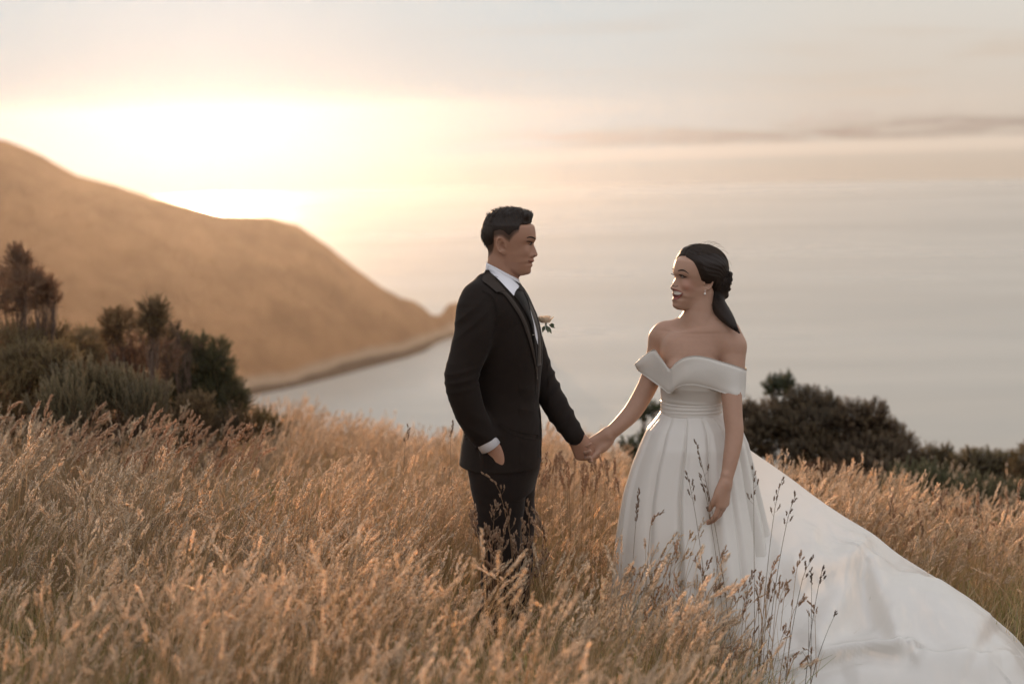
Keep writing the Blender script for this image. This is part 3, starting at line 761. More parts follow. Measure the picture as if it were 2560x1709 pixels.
# ---- face, in local metres: x forward, y to the side, z up; origin at the ear hole
GZ = np.array([(300, 885, 885), (340, 912, 905), (420, 928, 915), (480, 936, 918), (510, 941, 918), (540, 924, 900), (560, 911, 888), (590, 919, 882),
               (630, 936, 880), (680, 956, 882), (703, 966, 882), (718, 963, 880), (733, 946, 878), (744, 914, 878), (765, 907, 882), (785, 921, 884),
               (799, 917, 882), (808, 892, 874), (820, 886, 870), (838, 898, 874), (850, 899, 874), (866, 886, 868), (882, 876, 862), (905, 876, 858),
               (928, 877, 852), (948, 868, 835), (962, 846, 812), (974, 800, 780)], float)
def face_tables(G, ox=560., oz=580., s=3544.):
    z = -(G[:, 0] - oz) / s; return z[::-1], ((G[:, 1] - ox) / s)[::-1], ((G[:, 2] - ox) / s)[::-1]
def face_fn(tab, sc, wf=1.0, nose_w=1.0, smile=0.0, jaw=1.0):
    zt, xm, xs = tab
    def f(x, y, z):
        """x,y,z arrays, local, already divided by sc"""
        med = np.interp(z, zt, xm); sd = np.interp(z, zt, xs)
        sig = np.interp(z, [-.11, -.075, -.055, -.047, -.040, -.030, 0.0, .03], [.022, .020, .019, .0155, .0165, .0125, .0085, .02]) * nose_w
        bell = np.exp(-(np.abs(y) / sig) ** 2.4)
        xf = sd + (med - sd) * bell
        w_ = np.interp(z, [-.112, -.10, -.085, -.06, -.03, 0.0, .03, .06, .09], [.026 * jaw, .036 * jaw, .047 * jaw, .058 * (jaw * .6 + .4), .0665 * (jaw * .25 + .75), .070, .0725, .0745, .073]) * wf
        xb = np.interp(z, [-.112, -.09, -.06, -.02, .02, .09], [.045, .012, -.01, -.02, -.035, -.06])       # rear limit of the face block
        xc = (xb + xf) / 2 * 0 + np.interp(z, [-.112, -.08, -.03, .06], [.058, .03, .012, .0])
        a = np.where(x > xc, xf - xc, xc - xb); pw = np.interp(z, [-.11, -.06, 0, .07], [2.0, 2.15, 2.2, 2.15])
        d = (np.abs((x - xc) / a) ** pw + np.abs(y / w_) ** pw) ** (1 / pw)
        v = (d - 1) * np.minimum(w_, .05)
        zl = zt[0]
        v = np.where(z < zl, np.sqrt(np.maximum(v, 0) ** 2 + (z - zl) ** 2), v)
        v = np.where(z > .07, np.sqrt(np.maximum(v, 0) ** 2 + (z - .07) ** 2), v)
        for sgn in (-1, 1):
            # eye hollow, cheekbone, corner of the mouth
            r2 = ((x - .088) / .020) ** 2 + ((y - sgn * .031) / .019) ** 2 + ((z - .006) / .010) ** 2; v = v + .0066 * np.exp(-r2)
            r2 = ((x - .078) / .022) ** 2 + ((y - sgn * .043) / .020) ** 2 + ((z + .022) / .016) ** 2; v = v - (.0022 + .0028 * smile) * np.exp(-r2)
            r2 = ((x - .086) / .018) ** 2 + ((y - sgn * .026) / .008) ** 2 + ((z + .062) / .012) ** 2; v = v + (.0016 + .001 * smile) * np.exp(-r2)
            r2 = ((x - .098) / .012) ** 2 + ((y - sgn * .0125) / .006) ** 2 + ((z + .038) / .0065) ** 2; v = v - .0036 * np.exp(-r2)
        return v
    return f
def skull_fn(c=(0.0, 0, .048), r=(.0945, .0755, .082)):
    def f(x, y, z):
        q = np.sqrt(((x - c[0]) / r[0]) ** 2 + (y / r[1]) ** 2 + ((z - c[2]) / r[2]) ** 2)
        return (q - 1) * .078
    return f
def smin(a, b, k):
    h_ = np.maximum(k - np.abs(a - b), 0) / k; return np.minimum(a, b) - h_ * h_ * k * .25

class Head:
    def __init__(s, origin, fwd, up, sc, face, skull, side):
        s.o = np.array(origin, float); s.f = np.array(fwd, float) / np.linalg.norm(fwd); u = np.array(up, float); u -= s.f * u.dot(s.f); s.u = u / np.linalg.norm(u)
        s.l = np.cross(s.u, s.f); s.sc = sc; s.face = face; s.skull = skull; s.side = side
    def loc(s, X, Y, Z):
        dx, dy, dz = (X - s.o[0]) / s.sc, (Y - s.o[1]) / s.sc, (Z - s.o[2]) / s.sc
        return [dx * a[0] + dy * a[1] + dz * a[2] for a in (s.f, s.l, s.u)]
    def w(s, x, y, z): return s.o + s.sc * (s.f * x + s.l * y + s.u * z)
    def sdf(s, X, Y, Z):
        x, y, z = s.loc(X, Y, Z); return smin(s.face(x, y, z), s.skull(x, y, z), .018) * s.sc
    def box(s, r=.16): return s.o + s.u * .03 - r, s.o + s.u * .03 + r
    def ears(s, F, out=.066, fx=0.0):
        for sg in (-1, 1):
            c = s.w(-.010 + fx, sg * (out + .006), .004); M = np.array([s.f * .96 - s.l * sg * .28, s.u, s.l * sg * .96 + s.f * .28])
            M[0] = M[0] / np.linalg.norm(M[0]); tilt = .12; A = M[0] * math.cos(tilt) + M[1] * math.sin(tilt); B = -M[0] * math.sin(tilt) + M[1] * math.cos(tilt); N = np.cross(A, B); N = N * (1 if N @ (s.l * sg) > 0 else -1)
            F.ell(c, np.array([.0155, .026, .0045]) * s.sc, [A, B, N], .006)
            ring = [c + s.sc * (A * math.cos(t) * .0150 + B * math.sin(t) * .0265 + N * .0065 - (A * .001)) for t in np.linspace(-.35, 4.25, 14)]
            F.chain(ring, np.full(14, .0034 * s.sc), .003, sub=1)
            F.ell(c + s.sc * (A * .004 - B * .026), np.array([.008, .0085, .0045]) * s.sc, [A, B, N], .006)
            F.ell(c + s.sc * (A * .004 - B * .004 + N * .006), np.array([.0085, .014, .0085]) * s.sc, [A, B, N], .003, 's')
            F.ell(c + s.sc * (A * .0135 - B * .006 + N * .003), np.array([.004, .006, .004]) * s.sc, [A, B, N], .005)

def cast(bvh, px, py, fallback=None, off=.002):
    """point of a surface seen at photo pixels, lifted towards the viewer by off"""
    D = CF + CR * ((px - CX) / FPX) - CU * ((py - CY) / FPX); D /= np.linalg.norm(D)
    h = bvh.ray_cast(Vector(CP), Vector(D)); 
    if h[0] is None: return None
    return np.array(h[0]) - D * off

def patch(name, bvh, A, B, off, mat, parent, nu=20, nv=6, fall=None, belly=0.0, c=(1, 1, 1), edge=-.003, sub=True, wave=None):
    """a fitted piece of cloth or skin lying on a surface, between edge A and edge B (lists of photo pixels)"""
    A = np.array(A, float); B = np.array(B, float)
    def res(L):
        L = spline(L, 6) if sub and len(L) > 2 else L
        s = np.concatenate([[0], np.cumsum(np.linalg.norm(np.diff(L, axis=0), axis=1))]); s /= s[-1]
        return np.stack([np.interp(np.linspace(0, 1, nu), s, L[:, k]) for k in (0, 1)], 1)
    A, B = res(A), res(B); G = np.zeros((nu, nv, 3)); hit = np.zeros((nu, nv), bool); dep = np.zeros((nu, nv))
    for i in range(nu):
        for j in range(nv):
            t = j / (nv - 1); q = A[i] * (1 - t) + B[i] * t
            p = cast(bvh, q[0], q[1], off=0)
            G[i, j, :2] = q
            if p is not None: hit[i, j] = True; dep[i, j] = p[1]
    if not hit.any(): return None
    mean = dep[hit].mean() if fall is None else 5.2 + fall
    for j in range(nv):                       # fill misses along each strip from the nearest hit
        for i in range(nu):
            if not hit[i, j]:
                k = np.argwhere(hit); q = k[np.argmin(((k - [i, j]) ** 2).sum(1))]; dep[i, j] = dep[q[0], q[1]] if fall is None else 5.2 + fall
    for _ in range(2):
        dd = dep.copy(); dd[1:-1, :] = np.minimum(dep[1:-1, :], (dep[:-2, :] + dep[1:-1, :] + dep[2:, :]) / 3); dep = dd
    V = np.zeros((nu, nv, 3)); W2 = np.zeros((nu, nv, 3))
    for i in range(nu):
        for j in range(nv):
            t = j / (nv - 1); o_ = off + belly * math.sin(math.pi * t) + (wave(i / (nu - 1), t) if wave else 0)
            V[i, j] = P(G[i, j, 0], G[i, j, 1], dep[i, j] - o_); W2[i, j] = P(G[i, j, 0], G[i, j, 1], dep[i, j] - edge)
    n = nu * nv; F = grid_faces(nu, nv).tolist(); Vv = np.concatenate([V.reshape(-1, 3), W2.reshape(-1, 3)])
    F += [[q + n for q in f][::-1] for f in F]
    bd = [(i, 0) for i in range(nu)] + [(nu - 1, j) for j in range(1, nv)] + [(i, nv - 1) for i in range(nu - 2, -1, -1)] + [(0, j) for j in range(nv - 2, 0, -1)]
    bd = [a * nv + b_ for a, b_ in bd]
    F += [[bd[i], bd[(i + 1) % len(bd)], bd[(i + 1) % len(bd)] + n, bd[i] + n] for i in range(len(bd))]
    o = mesh_obj(name, Vv, F, mat, None, True, {'tint': np.tile(np.array(c, float), (len(Vv), 1))})
    return keep_world(o, parent) if isinstance(parent, bpy.types.Object) and parent.type == 'EMPTY' else sub_of(o, parent)

def sub_of(o, part):
    """child of a part whose own vertices are in world coordinates"""
    if part is None: return o
    root = part.parent if part.parent else part
    o.parent = part; o.matrix_parent_inverse = Matrix.Identity(4)
    return o

def bvh_of(v, f): return BVHTree.FromPolygons([Vector(q) for q in v], [tuple(int(k) for k in q) for q in f])

# ------------------------------------------------------------------ skin, hair and cloth
def skin_mat(name, c):
    m_, nt, b = mat(name, c, .48, .35)
    a = nt.node('ShaderNodeAttribute', attribute_name='tint').outputs['Color']
    geo = nt.node('ShaderNodeNewGeometry').outputs['Position']
    k = nt.mix(nt.noise(geo, 60, 3, .6), tuple(x * .93 for x in c), tuple(min(1, x * 1.07) for x in c))
    nt.l.new(nt.mix(1.0, k, a, 'MULTIPLY'), b.inputs['Base Color'])
    b.inputs['Subsurface Weight'].default_value = .12; b.inputs['Subsurface Radius'].default_value = (1, .4, .2); b.inputs['Subsurface Scale'].default_value = .008
    bump(nt, b, nt.noise(geo, 700, 2, .5), .12, .0006)
    return m_
skin_g = skin_mat('skin_tan', (0.385, 0.212, 0.142)); skin_b = skin_mat('skin_light', (0.43, 0.258, 0.182))
def cloth(name, c1, c2, rough, sheen=.0, sc=600, trans=0.0, bs=.25, wr=None, spec=.25):
    m_, nt, b = mat(name, c1, rough, spec)
    geo = nt.node('ShaderNodeNewGeometry').outputs['Position']
    nt.l.new(nt.mix(nt.noise(geo, 14, 4, .6), c1, c2), b.inputs['Base Color'])
    h = nt.noise(geo, sc, 2, .6)
    if wr: h = nt.math('ADD', nt.math('MULTIPLY', h, .25), nt.math('MULTIPLY', nt.noise(geo, wr[0], 3, .5, .4), wr[1]))
    bump(nt, b, h, bs, .0015 if not wr else .006)
    b.inputs['Sheen Weight'].default_value = sheen; b.inputs['Sheen Roughness'].default_value = .4
    if trans:
        t = nt.node('ShaderNodeBsdfTranslucent'); t.inputs[0].default_value = (*[x * .95 for x in c1], 1)
        mx = nt.node('ShaderNodeMixShader'); mx.inputs[0].default_value = trans
        nt.l.new(b.outputs[0], mx.inputs[1]); nt.l.new(t.outputs[0], mx.inputs[2])
        nt.l.new(mx.outputs[0], m_.node_tree.nodes['Material Output'].inputs[0])
    return m_
suit_m = cloth('suit_wool', (0.0125, 0.0078, 0.0058), (0.0170, 0.0108, 0.0078), .85, .06, 900, wr=(9, 1.2))
lapel_m = cloth('lapel_satin', (0.030, 0.0205, 0.015), (0.036, 0.025, 0.0185), .6, .1, 900, spec=.3)
trouser_m = cloth('trouser_wool', (0.0125, 0.0078, 0.006), (0.0165, 0.0105, 0.008), .9, .1, 900, wr=(7, 1.0))
shirt_m = cloth('shirt_cotton', (0.76, 0.76, 0.80), (0.80, 0.80, 0.84), .75, .1, 900)
tie_m = cloth('tie_silk', (0.009, 0.007, 0.006), (0.012, 0.009, 0.008), .75, .1, 900)
satin_m = cloth('gown_satin', (0.79, 0.755, 0.70), (0.83, 0.80, 0.75), .27, .1, 1500, .14, .08, spec=.5)
hair_m, nt, b = mat('black_hair', (0.018, 0.011, 0.008), .55, .3)
geo = nt.node('ShaderNodeNewGeometry').outputs['Position']
nt.l.new(nt.mix(nt.noise(geo, 220, 3, .7), (0.009, 0.006, 0.0045), (0.030, 0.017, 0.011)), b.inputs['Base Color'])
bump(nt, b, nt.noise(geo, 260, 3, .7), .5, .002)
lock_m = leaf_mat('hair_strand', False, trans=.5, c_lo=(.035, .020, .012), c_hi=(.07, .038, .022), attr=False, rough=.4)  # lighter brown than the cap, to put a backlit rim into the hair
dark_m, _, _ = mat('lash_brow', (0.026, 0.017, 0.013), .7, .2)
eye_m, _, _ = mat('eye_white', (0.30, 0.25, 0.22), .2, .5)
iris_m, _, _ = mat('iris', (0.02, 0.011, 0.008), .1, .6)
tooth_m, _, _ = mat('teeth', (0.52, 0.45, 0.38), .25, .5)
lip_m, _, _ = mat('lips_red', (0.30, 0.085, 0.07), .4, .5)
lipg_m, _, _ = mat('lips_natural', (0.36, 0.17, 0.13), .5, .4)
pearl_m, _, _ = mat('pearl', (0.8, 0.76, 0.7), .15, .6)
silver_m, _, _ = mat('silver', (0.75, 0.73, 0.7), .2, .5, Metallic=1.0)

def ball(name, c, r, mat_, parent, n=14):
    th = np.linspace(0, np.pi, n); ph = np.linspace(0, 2 * np.pi, n * 2, endpoint=False); r = np.broadcast_to(r, 3)
    A, B = np.meshgrid(ph, th, indexing='ij')
    v = np.stack([np.cos(A) * np.sin(B) * r[0], np.sin(A) * np.sin(B) * r[1], np.cos(B) * r[2]], -1).reshape(-1, 3) + np.array(c)
    return keep_world(mesh_obj(name, v, grid_faces(2 * n, n, True), mat_), parent)

# ------------------------------------------------------------------ the man in the dark suit
gx0 = Q(1270, 1700); man = empty('person', (gx0[0], 5.2, float(ground(gx0[0], 5.2))))
tag(man, 'man in black suit and tie, one hand in his pocket, facing right', 'person', 'couple holding hands')
H1 = 3544.0
def gz1(x, y, dy=0.0): return Q(*Z1(x, y), dy)
hd_o = gz1(560, 580)
yawg = math.radians(10)
HG = Head(hd_o, (math.cos(yawg), -math.sin(yawg), -.02), (0.02, 0, 1), 1.0, face_fn(face_tables(GZ), 1.0), skull_fn((.002, 0, .040), (.0925, .0755, .080)), -1)
# the soles
gz_ = float(ground(gx0[0], 5.2))
F = Field((-.36, 4.83, gz_ - .03), (.36, 5.57, 1.80), .003)
F.slices(rows([(700, 1208, 1288, .09, 0), (720, 1190, 1300, .14, 0), (745, 1185, 1312, .16, 0), (800, 1172, 1332, .165, 0), (860, 1168, 1338, .16, 0), (930, 1170, 1335, .145, 0), (1000, 1172, 1330, .14, 0), (1080, 1168, 1335, .155, 0), (1150, 1172, 1335, .165, 0), (1180, 1185, 1330, .15, 0)]))
F.chain([gz1(505, 640), gz1(495, 800), gz1(500, 960), gz1(480, 1120)], [.050, .0525, .054, .062], .02, ((0, 1, 0), 1.05))
F.chain([gz1(600, 900), gz1(560, 1080)], [.030, .032], .02)
for sg in (-1, 1):        # legs
    hx_ = 1262 + (0 if sg < 0 else 8)
    F.chain([Q(1258, 1150, .095 * sg), Q(1262 + 10 * sg, 1290, .10 * sg), Q(1262 + 14 * sg, 1420, .10 * sg), Q(1250 + 16 * sg, 1560, .10 * sg), Q(1244 + 16 * sg, 1690, .10 * sg)], [.088, .070, .052, .050, .036], .02)
    ft = Q(1240 + 16 * sg, 1690, .10 * sg); gf = float(ground(ft[0], 5.2 + .1 * sg))
    F.chain([(ft[0] - .02, 5.2 + .1 * sg, gf + .05), (ft[0] + .10, 5.2 + .1 * sg - .02, gf + .045), (ft[0] + .19, 5.2 + .1 * sg - .03, gf + .035)], [.042, .036, .03], .02)
# arms
near = [(1190, 765, -.17), (1185, 830, -.185), (1167, 890, -.20), (1155, 943, -.215), (1170, 1000, -.21), (1190, 1050, -.195), (1215, 1095, -.185), (1229, 1118, -.178)]
F.chain([Q(*p) for p in near], [.05, .047, .043, .04, .039, .034, .028, .027], .03)
far = [(1290, 775, .18), (1322, 860, .17), (1356, 950, .12), (1392, 1018, .05), (1427, 1075, .0), (1437, 1090, -.012)]
F.chain([Q(*p) for p in far], [.05, .046, .041, .036, .028, .026], .03)
hand(F, Q(1229, 1116, -.180), (.22, .05, -.97), (-.25, -.95, 0), -1, (.35, .4, .3), .0, 1.0, (.3, .3))
gtips = hand(F, Q(1437, 1091, -.012), (.42, .02, -.90), (-.35, -.92, -.2), -1, (.95, 1.15, .7), .0, .98, (.25, .25))
lo, hi = HG.box(); F.add(HG.sdf, lo, hi, .022)
HG.ears(F, .066)
v, f = F.mesh()
x, y, z = HG.loc(v[:, 0], v[:, 1], v[:, 2]); near_h = (np.abs(x) < .13) & (np.abs(y) < .1) & (np.abs(z) < .14)
col = np.ones((len(v), 3))
# short sides: hair showing as a fade from nape and temple upwards
def hairline(x, z):
    """>0 where hair grows; soft"""
    top = np.interp(x, [-.10, -.065, -.045, -.037, -.034, -.015, 0, .011, .0226, .026, .0395, .056, .060, .0945, .11], [-.055, -.050, -.030, -.006, .026, .032, .030, .020, .012, .018, .036, .049, .070, .080, .10])
    return z - top
hl = hairline(x, z); fd = np.clip(hl / .014, 0, 1) ** .6 * near_h * (z < .2)
col = col * (1 - fd[:, None] * .80)
lip = np.exp(-(((z + .0595) / .0065) ** 4)) * np.clip((x - .080) / .008, 0, 1) * (np.abs(y) < .026) * near_h
col = col * (1 - lip[:, None]) + lip[:, None] * np.array([.80, .58, .55])
o = mesh_obj('body', v, f, skin_g, None, True, {'tint': col}); keep_world(o, man)
man_skin = bvh_of(v, f)

# hair: a fitted cap with a swept-up top, then locks
def hair_fn(X, Y, Z):
    x, y, z = HG.loc(X, Y, Z); base = HG.sdf(X, Y, Z)
    hl = hairline(x, z)
    hl = hl - .024 * np.clip((.078 - x) / .055, 0, 1) - .004 * vnoise(x * 400 + 50, z * 300 + y * 200 + 50, 4)
    t = np.clip(hl / .05, 0, 1) ** .8 * .0038 - .002 * (hl < 0) - np.clip(-hl * .5, 0, .02)
    top = np.clip((z - .070) / .045, 0, 1); t = t + top * (.0095 + .006 * np.clip((x + .01) / .07, 0, 1))
    fr = np.exp(-(((x - .088) / .020) ** 2 + ((z - .112) / .020) ** 2)); t = t + fr * .0105
    ang = np.arctan2(y, z - .02)
    t = t + top * .0022 * np.sin(x * 330 + np.sin(ang * 7) * 1.3) * np.sin(ang * 11 + x * 60) + np.clip(hl / .03, 0, 1) * .0006 * np.sin(x * 900 + z * 300) * np.sin(y * 800)
    return base - t
FH = Field(HG.o + np.array([-.13, -.11, -.10]), HG.o + np.array([.14, .11, .16]), .0022)
sl, X, Y, Z = FH.reg(FH.lo, FH.lo + FH.n * FH.h)
FH.F[:] = np.maximum(hair_fn(X, Y, Z), -(HG.sdf(X, Y, Z) + .004))
hv_, hf_ = FH.mesh()
hair = keep_world(mesh_obj('hair', hv_, hf_, hair_m), man)
hb = bvh_of(hv_, hf_)
lk = Acc()
for i in range(900):
    lx = RND.uniform(-.075, .095); ly = RND.uniform(-.062, .062)
    r = hb.ray_cast(Vector(HG.w(lx, ly, .2)), Vector(-HG.u))
    if r[0] is None: continue
    p = np.array(r[0]); 
    if HG.loc(*[np.array(q) for q in p])[2] < .085: continue
    L = RND.uniform(.012, .024); back = RND.gauss(-.1, .35) if lx < .05 else RND.gauss(.25, .35)
    dr = HG.u * .9 + HG.f * back + HG.l * (ly * 7 + RND.gauss(0, .25)); dr /= np.linalg.norm(dr)
    s = np.linspace(0, 1, 5)[:, None]; bend = HG.f * RND.gauss(-.3, .3) + HG.l * ly * 6
    pts = p - dr * .006 + dr * L * s * .62 + bend * L * .5 * s ** 2
    tube(lk, pts, np.linspace(.0011, .0003, 5), [1, 1, 1], 3)
for i in range(700):
    th = RND.uniform(2.2, 3.5); zz = RND.uniform(-.03, .10)
    p0 = HG.w(-.16 * 1, RND.uniform(-.06, .06), zz); r = hb.ray_cast(Vector(p0), Vector(HG.f))
    if r[0] is None: continue
    p = np.array(r[0]); n_ = np.array(r[1]); dr = n_ * .5 - HG.u * .8; s = np.linspace(0, 1, 3)[:, None]
    tube(lk, p - n_ * .001 + dr * .007 * s, np.linspace(.0006, .0002, 3), [1, 1, 1], 3)
sub_of(lk.build('locks', lock_m), hair)

# face details
def near_eye(head, bvh, pxy, r=.0115, out=.0035, look=None, iris=.0056, parent=None):
    c = cast(bvh, *pxy, off=0)
    if c is None: return
    n_ = head.f * .75 + head.l * (head.side * .55); n_ /= np.linalg.norm(n_)
    ctr = c - n_ * (r - out); ball('eye', ctr, r, eye_m, parent)
    look = head.f if look is None else look
    ball('iris', ctr + look * (r - iris * .55), iris, iris_m, parent, 10)
near_eye(HG, man_skin, Z1(872, 566), .0105, .0008, HG.f * .9 - HG.l * .35, .0055, man)
patch('eyebrow', man_skin, [Z1(818, 492), Z1(850, 478), Z1(890, 478), Z1(938, 500)], [Z1(820, 500), Z1(852, 492), Z1(890, 497), Z1(936, 520)], .0016, dark_m, man, 14, 4)
patch('eyelid', man_skin, [Z1(812, 538), Z1(845, 536), Z1(880, 543), Z1(912, 556)], [Z1(818, 546), Z1(848, 548), Z1(880, 556), Z1(912, 564)], .0020, dark_m, man, 12, 4)
patch('eyelid', man_skin, [Z1(835, 572), Z1(860, 588), Z1(885, 592)], [Z1(838, 569), Z1(862, 583), Z1(886, 588)], .0012, dark_m, man, 8, 3)
patch('mouth_line', man_skin, [Z1(836, 790), Z1(860, 797), Z1(892, 806), Z1(900, 807)], [Z1(836, 796), Z1(860, 803), Z1(890, 811), Z1(900, 811)], .0010, dark_m, man, 12, 3)
patch('nostril', man_skin, [Z1(905, 722), Z1(920, 718), Z1(932, 722)], [Z1(906, 728), Z1(920, 727), Z1(932, 730)], .0010, dark_m, man, 6, 3)

# trousers
F = Field((-.32, 4.9, gz_ + .02), (.32, 5.5, .98), .004)
F.slices(rows([(1085, 1166, 1346, .168, 0), (1150, 1162, 1350, .176, 0), (1185, 1176, 1344, .172, 0), (1215, 1188, 1338, .165, 0)]), k=.0)
for sg in (-1, 1):
    F.chain([Q(1254 + (-6 if sg < 0 else 14), 1185, .088 * sg), Q(1252 + (-4 if sg < 0 else 28), 1290, .095 * sg), Q(1262 + (-8 if sg < 0 else 22), 1400, .10 * sg), Q(1254 + (-10 if sg < 0 else 20), 1540, .10 * sg), Q(1248 + (-10 if sg < 0 else 20), 1668, .10 * sg)], [.108, .088, .074, .070, .068], .03)
F.chain([Q(1215, 1112, -.178), Q(1232, 1165, -.165), Q(1245, 1200, -.15)], [.03, .044, .03], .02, ((0, 1, 0), .7))
v, f = F.mesh(); v[:, 0] += .0025 * np.sin(v[:, 2] * 38 + v[:, 1] * 20)
keep_world(mesh_obj('trousers', v, f, trouser_m), man)
trouser_bvh = bvh_of(v, f)
# shoes
for sg in (-1, 1):
    ft = Q(1240 + 16 * sg, 1690, .10 * sg); gf = float(ground(ft[0], 5.2 + .1 * sg))
    F = Field((ft[0] - .12, 5.03 + .1 * sg, gf - .02), (ft[0] + .30, 5.37 + .1 * sg, gf + .14), .006)
    F.chain([(ft[0] - .03, 5.2 + .1 * sg, gf + .055), (ft[0] + .10, 5.2 + .1 * sg - .02, gf + .05), (ft[0] + .20, 5.2 + .1 * sg - .03, gf + .038)], [.053, .048, .04], .02)
    v, f = F.mesh(); keep_world(mesh_obj('shoe', v, f, tie_m), man)

# jacket
def ruck(v, f, amp, seed):
    """cloth folds pushed into a smooth surface, sharper on one side"""
    a = fbm(v[:, 0] * 9 + v[:, 2] * 4 + seed, v[:, 2] * 15 - v[:, 0] * 8, 3, seed); b_ = fbm(v[:, 1] * 11, v[:, 2] * 9 + v[:, 0] * 7, 2, seed + 3)
    return amp * (np.abs(a) * 1.6 + b_ * .5 - .25)
F = Field((-.34, 4.86, .80), (.36, 5.56, 1.60), .003)
def cutplane(F, c, n, r, k=.002):
    n = np.array(n, float); n /= np.linalg.norm(n); c = np.array(c)
    def fn(X, Y, Z): return np.maximum(-((X - c[0]) * n[0] + (Y - c[1]) * n[1] + (Z - c[2]) * n[2]), np.sqrt((X - c[0]) ** 2 + (Y - c[1]) ** 2 + (Z - c[2]) ** 2) - r)
    F.add(fn, c - r, c + r, k, 's')
nearj = [(1196, 752, -.150), (1189, 775, -.170), (1186, 830, -.188), (1168, 890, -.205), (1154, 943, -.218), (1165, 1000, -.212), (1187, 1055, -.196), (1214, 1099, -.184), (1217, 1104, -.182)]
F.chain([Q(*p) for p in nearj], [.058, .069, .0725, .0650, .0610, .0580, .0530, .0445, .0430], .024)
cutplane(F, Q(1217, 1101, -.184), Q(1217, 1101) - Q(1187, 1050), .075)
cutplane(F, Q(1438, 1092, -.012), Q(1440, 1093) - Q(1406, 1040), .07)
F.slices(rows([(692, 1206, 1283, .085, 0), (702, 1200, 1294, .125, 0), (716, 1193, 1306, .160, 0), (732, 1186, 1317, .182, 0), (765, 1176, 1333, .20, 0), (800, 1170, 1347, .200, 0), (850, 1164, 1356, .198, 0), (905, 1163, 1356, .188, 0),
               (960, 1166, 1351, .176, 0), (1005, 1168, 1347, .176, 0), (1060, 1160, 1351, .188, 0), (1110, 1152, 1354, .196, 0), (1149, 1147, 1354, .200, 0), (1152, 1146, 1354, .200, 0)]), p=2.25, k=.022)
F.chain([Q(1215, 712, -.09), Q(1196, 742, -.145)], [.045, .055], .03)
farj = [(1285, 760, .165), (1320, 850, .165), (1352, 945, .12), (1390, 1016, .05), (1428, 1076, .0), (1438, 1090, -.012)]
F.chain([Q(*p) for p in farj], [.062, .058, .0535, .0475, .0385, .0355], .012)
F.ell(Q(1240, 715, .13), (.07, .09, .05), k=.04)
# neck opening and open cuffs
F.chain([gz1(500, 900), gz1(495, 1060)], [.056, .060], .006, op='s')
v, f = F.mesh()
nrm = np.zeros_like(v); tri = v[f]; fn_ = np.cross(tri[:, 2] - tri[:, 0], tri[:, 3] - tri[:, 1])
for k in range(4): np.add.at(nrm, f[:, k], fn_)
nrm /= np.linalg.norm(nrm, axis=1)[:, None] + 1e-9
px_ = v[:, 0] / MPP * 1.0
# sleeve creases: elbow and shoulder, traced as directions across the near sleeve
arm = np.exp(-(((v[:, 1] - 4.99) / .09) ** 2)) * (v[:, 0] < .02)
el = Q(1155, 943, -.2); sh = Q(1175, 800, -.2)
def creases(c, ang, wid, n, amp, ph):
    u = (v[:, 0] - c[0]) * math.cos(ang) + (v[:, 2] - c[2]) * math.sin(ang); w2 = -(v[:, 0] - c[0]) * math.sin(ang) + (v[:, 2] - c[2]) * math.cos(ang)
    e = np.exp(-(w2 / wid) ** 2) * np.exp(-(u / .075) ** 2); s_ = np.sin(w2 * n + ph + 4 * u); return amp * e * (1 - np.abs(s_)) * 2
dsp = ruck(v, f, .0035, 5) + arm * (creases(el, .25, .05, 95, .0035, .3) + creases(sh, .75, .055, 75, .0032, 1.2) + creases(Q(1185, 1040), -.5, .06, 60, .002, 0))
body_ = 1 - arm
dsp += body_ * (creases(Q(1290, 990), -.25, .10, 42, .0030, .5) + creases(Q(1260, 1095), -.3, .06, 45, .003, 1.0)) * (v[:, 1] < 5.1)
fa = (v[:, 0] > .13) & (v[:, 2] < 1.25); dsp += fa * (creases(Q(1365, 965), .9, .07, 80, .005, .4) + creases(Q(1410, 1045), .95, .07, 70, .004, .9))
v = v + nrm * dsp[:, None]
jacket = keep_world(mesh_obj('jacket', v, f, suit_m), man); jb = bvh_of(v, f); JV, JF = v, f
# two-piece look: the open fronts
Z = Z2
patch('lapel', jb, [Z(378, 98), Z(350, 160), Z(445, 245), Z(498, 262), Z(560, 340), Z(622, 440), Z(668, 560), Z(705, 690), Z(726, 790), Z(732, 860)],
      [Z(398, 100), Z(450, 165), Z(510, 235), Z(560, 290), Z(618, 372), Z(660, 452), Z(690, 540), Z(716, 650), Z(738, 760), Z(742, 860)], .0075, lapel_m, man, 44, 7, belly=.0035)
patch('collar', jb, [Z(376, 96), Z(348, 162), Z(400, 205), Z(452, 252)], [Z(402, 96), Z(440, 150), Z(480, 195), Z(512, 238)], .0105, lapel_m, man, 18, 6, belly=.004)
patch('lapel', jb, [Z(668, 295), Z(700, 345), Z(735, 420), Z(758, 520), Z(770, 640), Z(768, 760)], [Z(640, 260), Z(676, 340), Z(708, 430), Z(738, 540), Z(745, 640), Z(742, 770)], .006, lapel_m, man, 24, 5, belly=.003)
patch('front_edge', jb, [Z(742, 860), Z(738, 950), Z(755, 1050), Z(765, 1130), Z(770, 1260), Z(762, 1410)], [Z(733, 868), Z(728, 950), Z(745, 1060), Z(752, 1140), Z(752, 1260), Z(744, 1405)], .004, suit_m, man, 24, 4, belly=.003)
patch('pocket_flap', jb, [Z(478, 1168), Z(560, 1215), Z(650, 1240), Z(745, 1250)], [Z(470, 1182), Z(552, 1240), Z(645, 1272), Z(742, 1284)], .003, suit_m, man, 16, 4, belly=.001)
patch('sleeve_seam', jb, [Z(352, 240), Z(420, 280), Z(455, 370), Z(452, 480), Z(420, 580)], [Z(350, 246), Z(413, 286), Z(447, 372), Z(445, 480), Z(414, 578)], .0016, suit_m, man, 24, 3, belly=.0012)
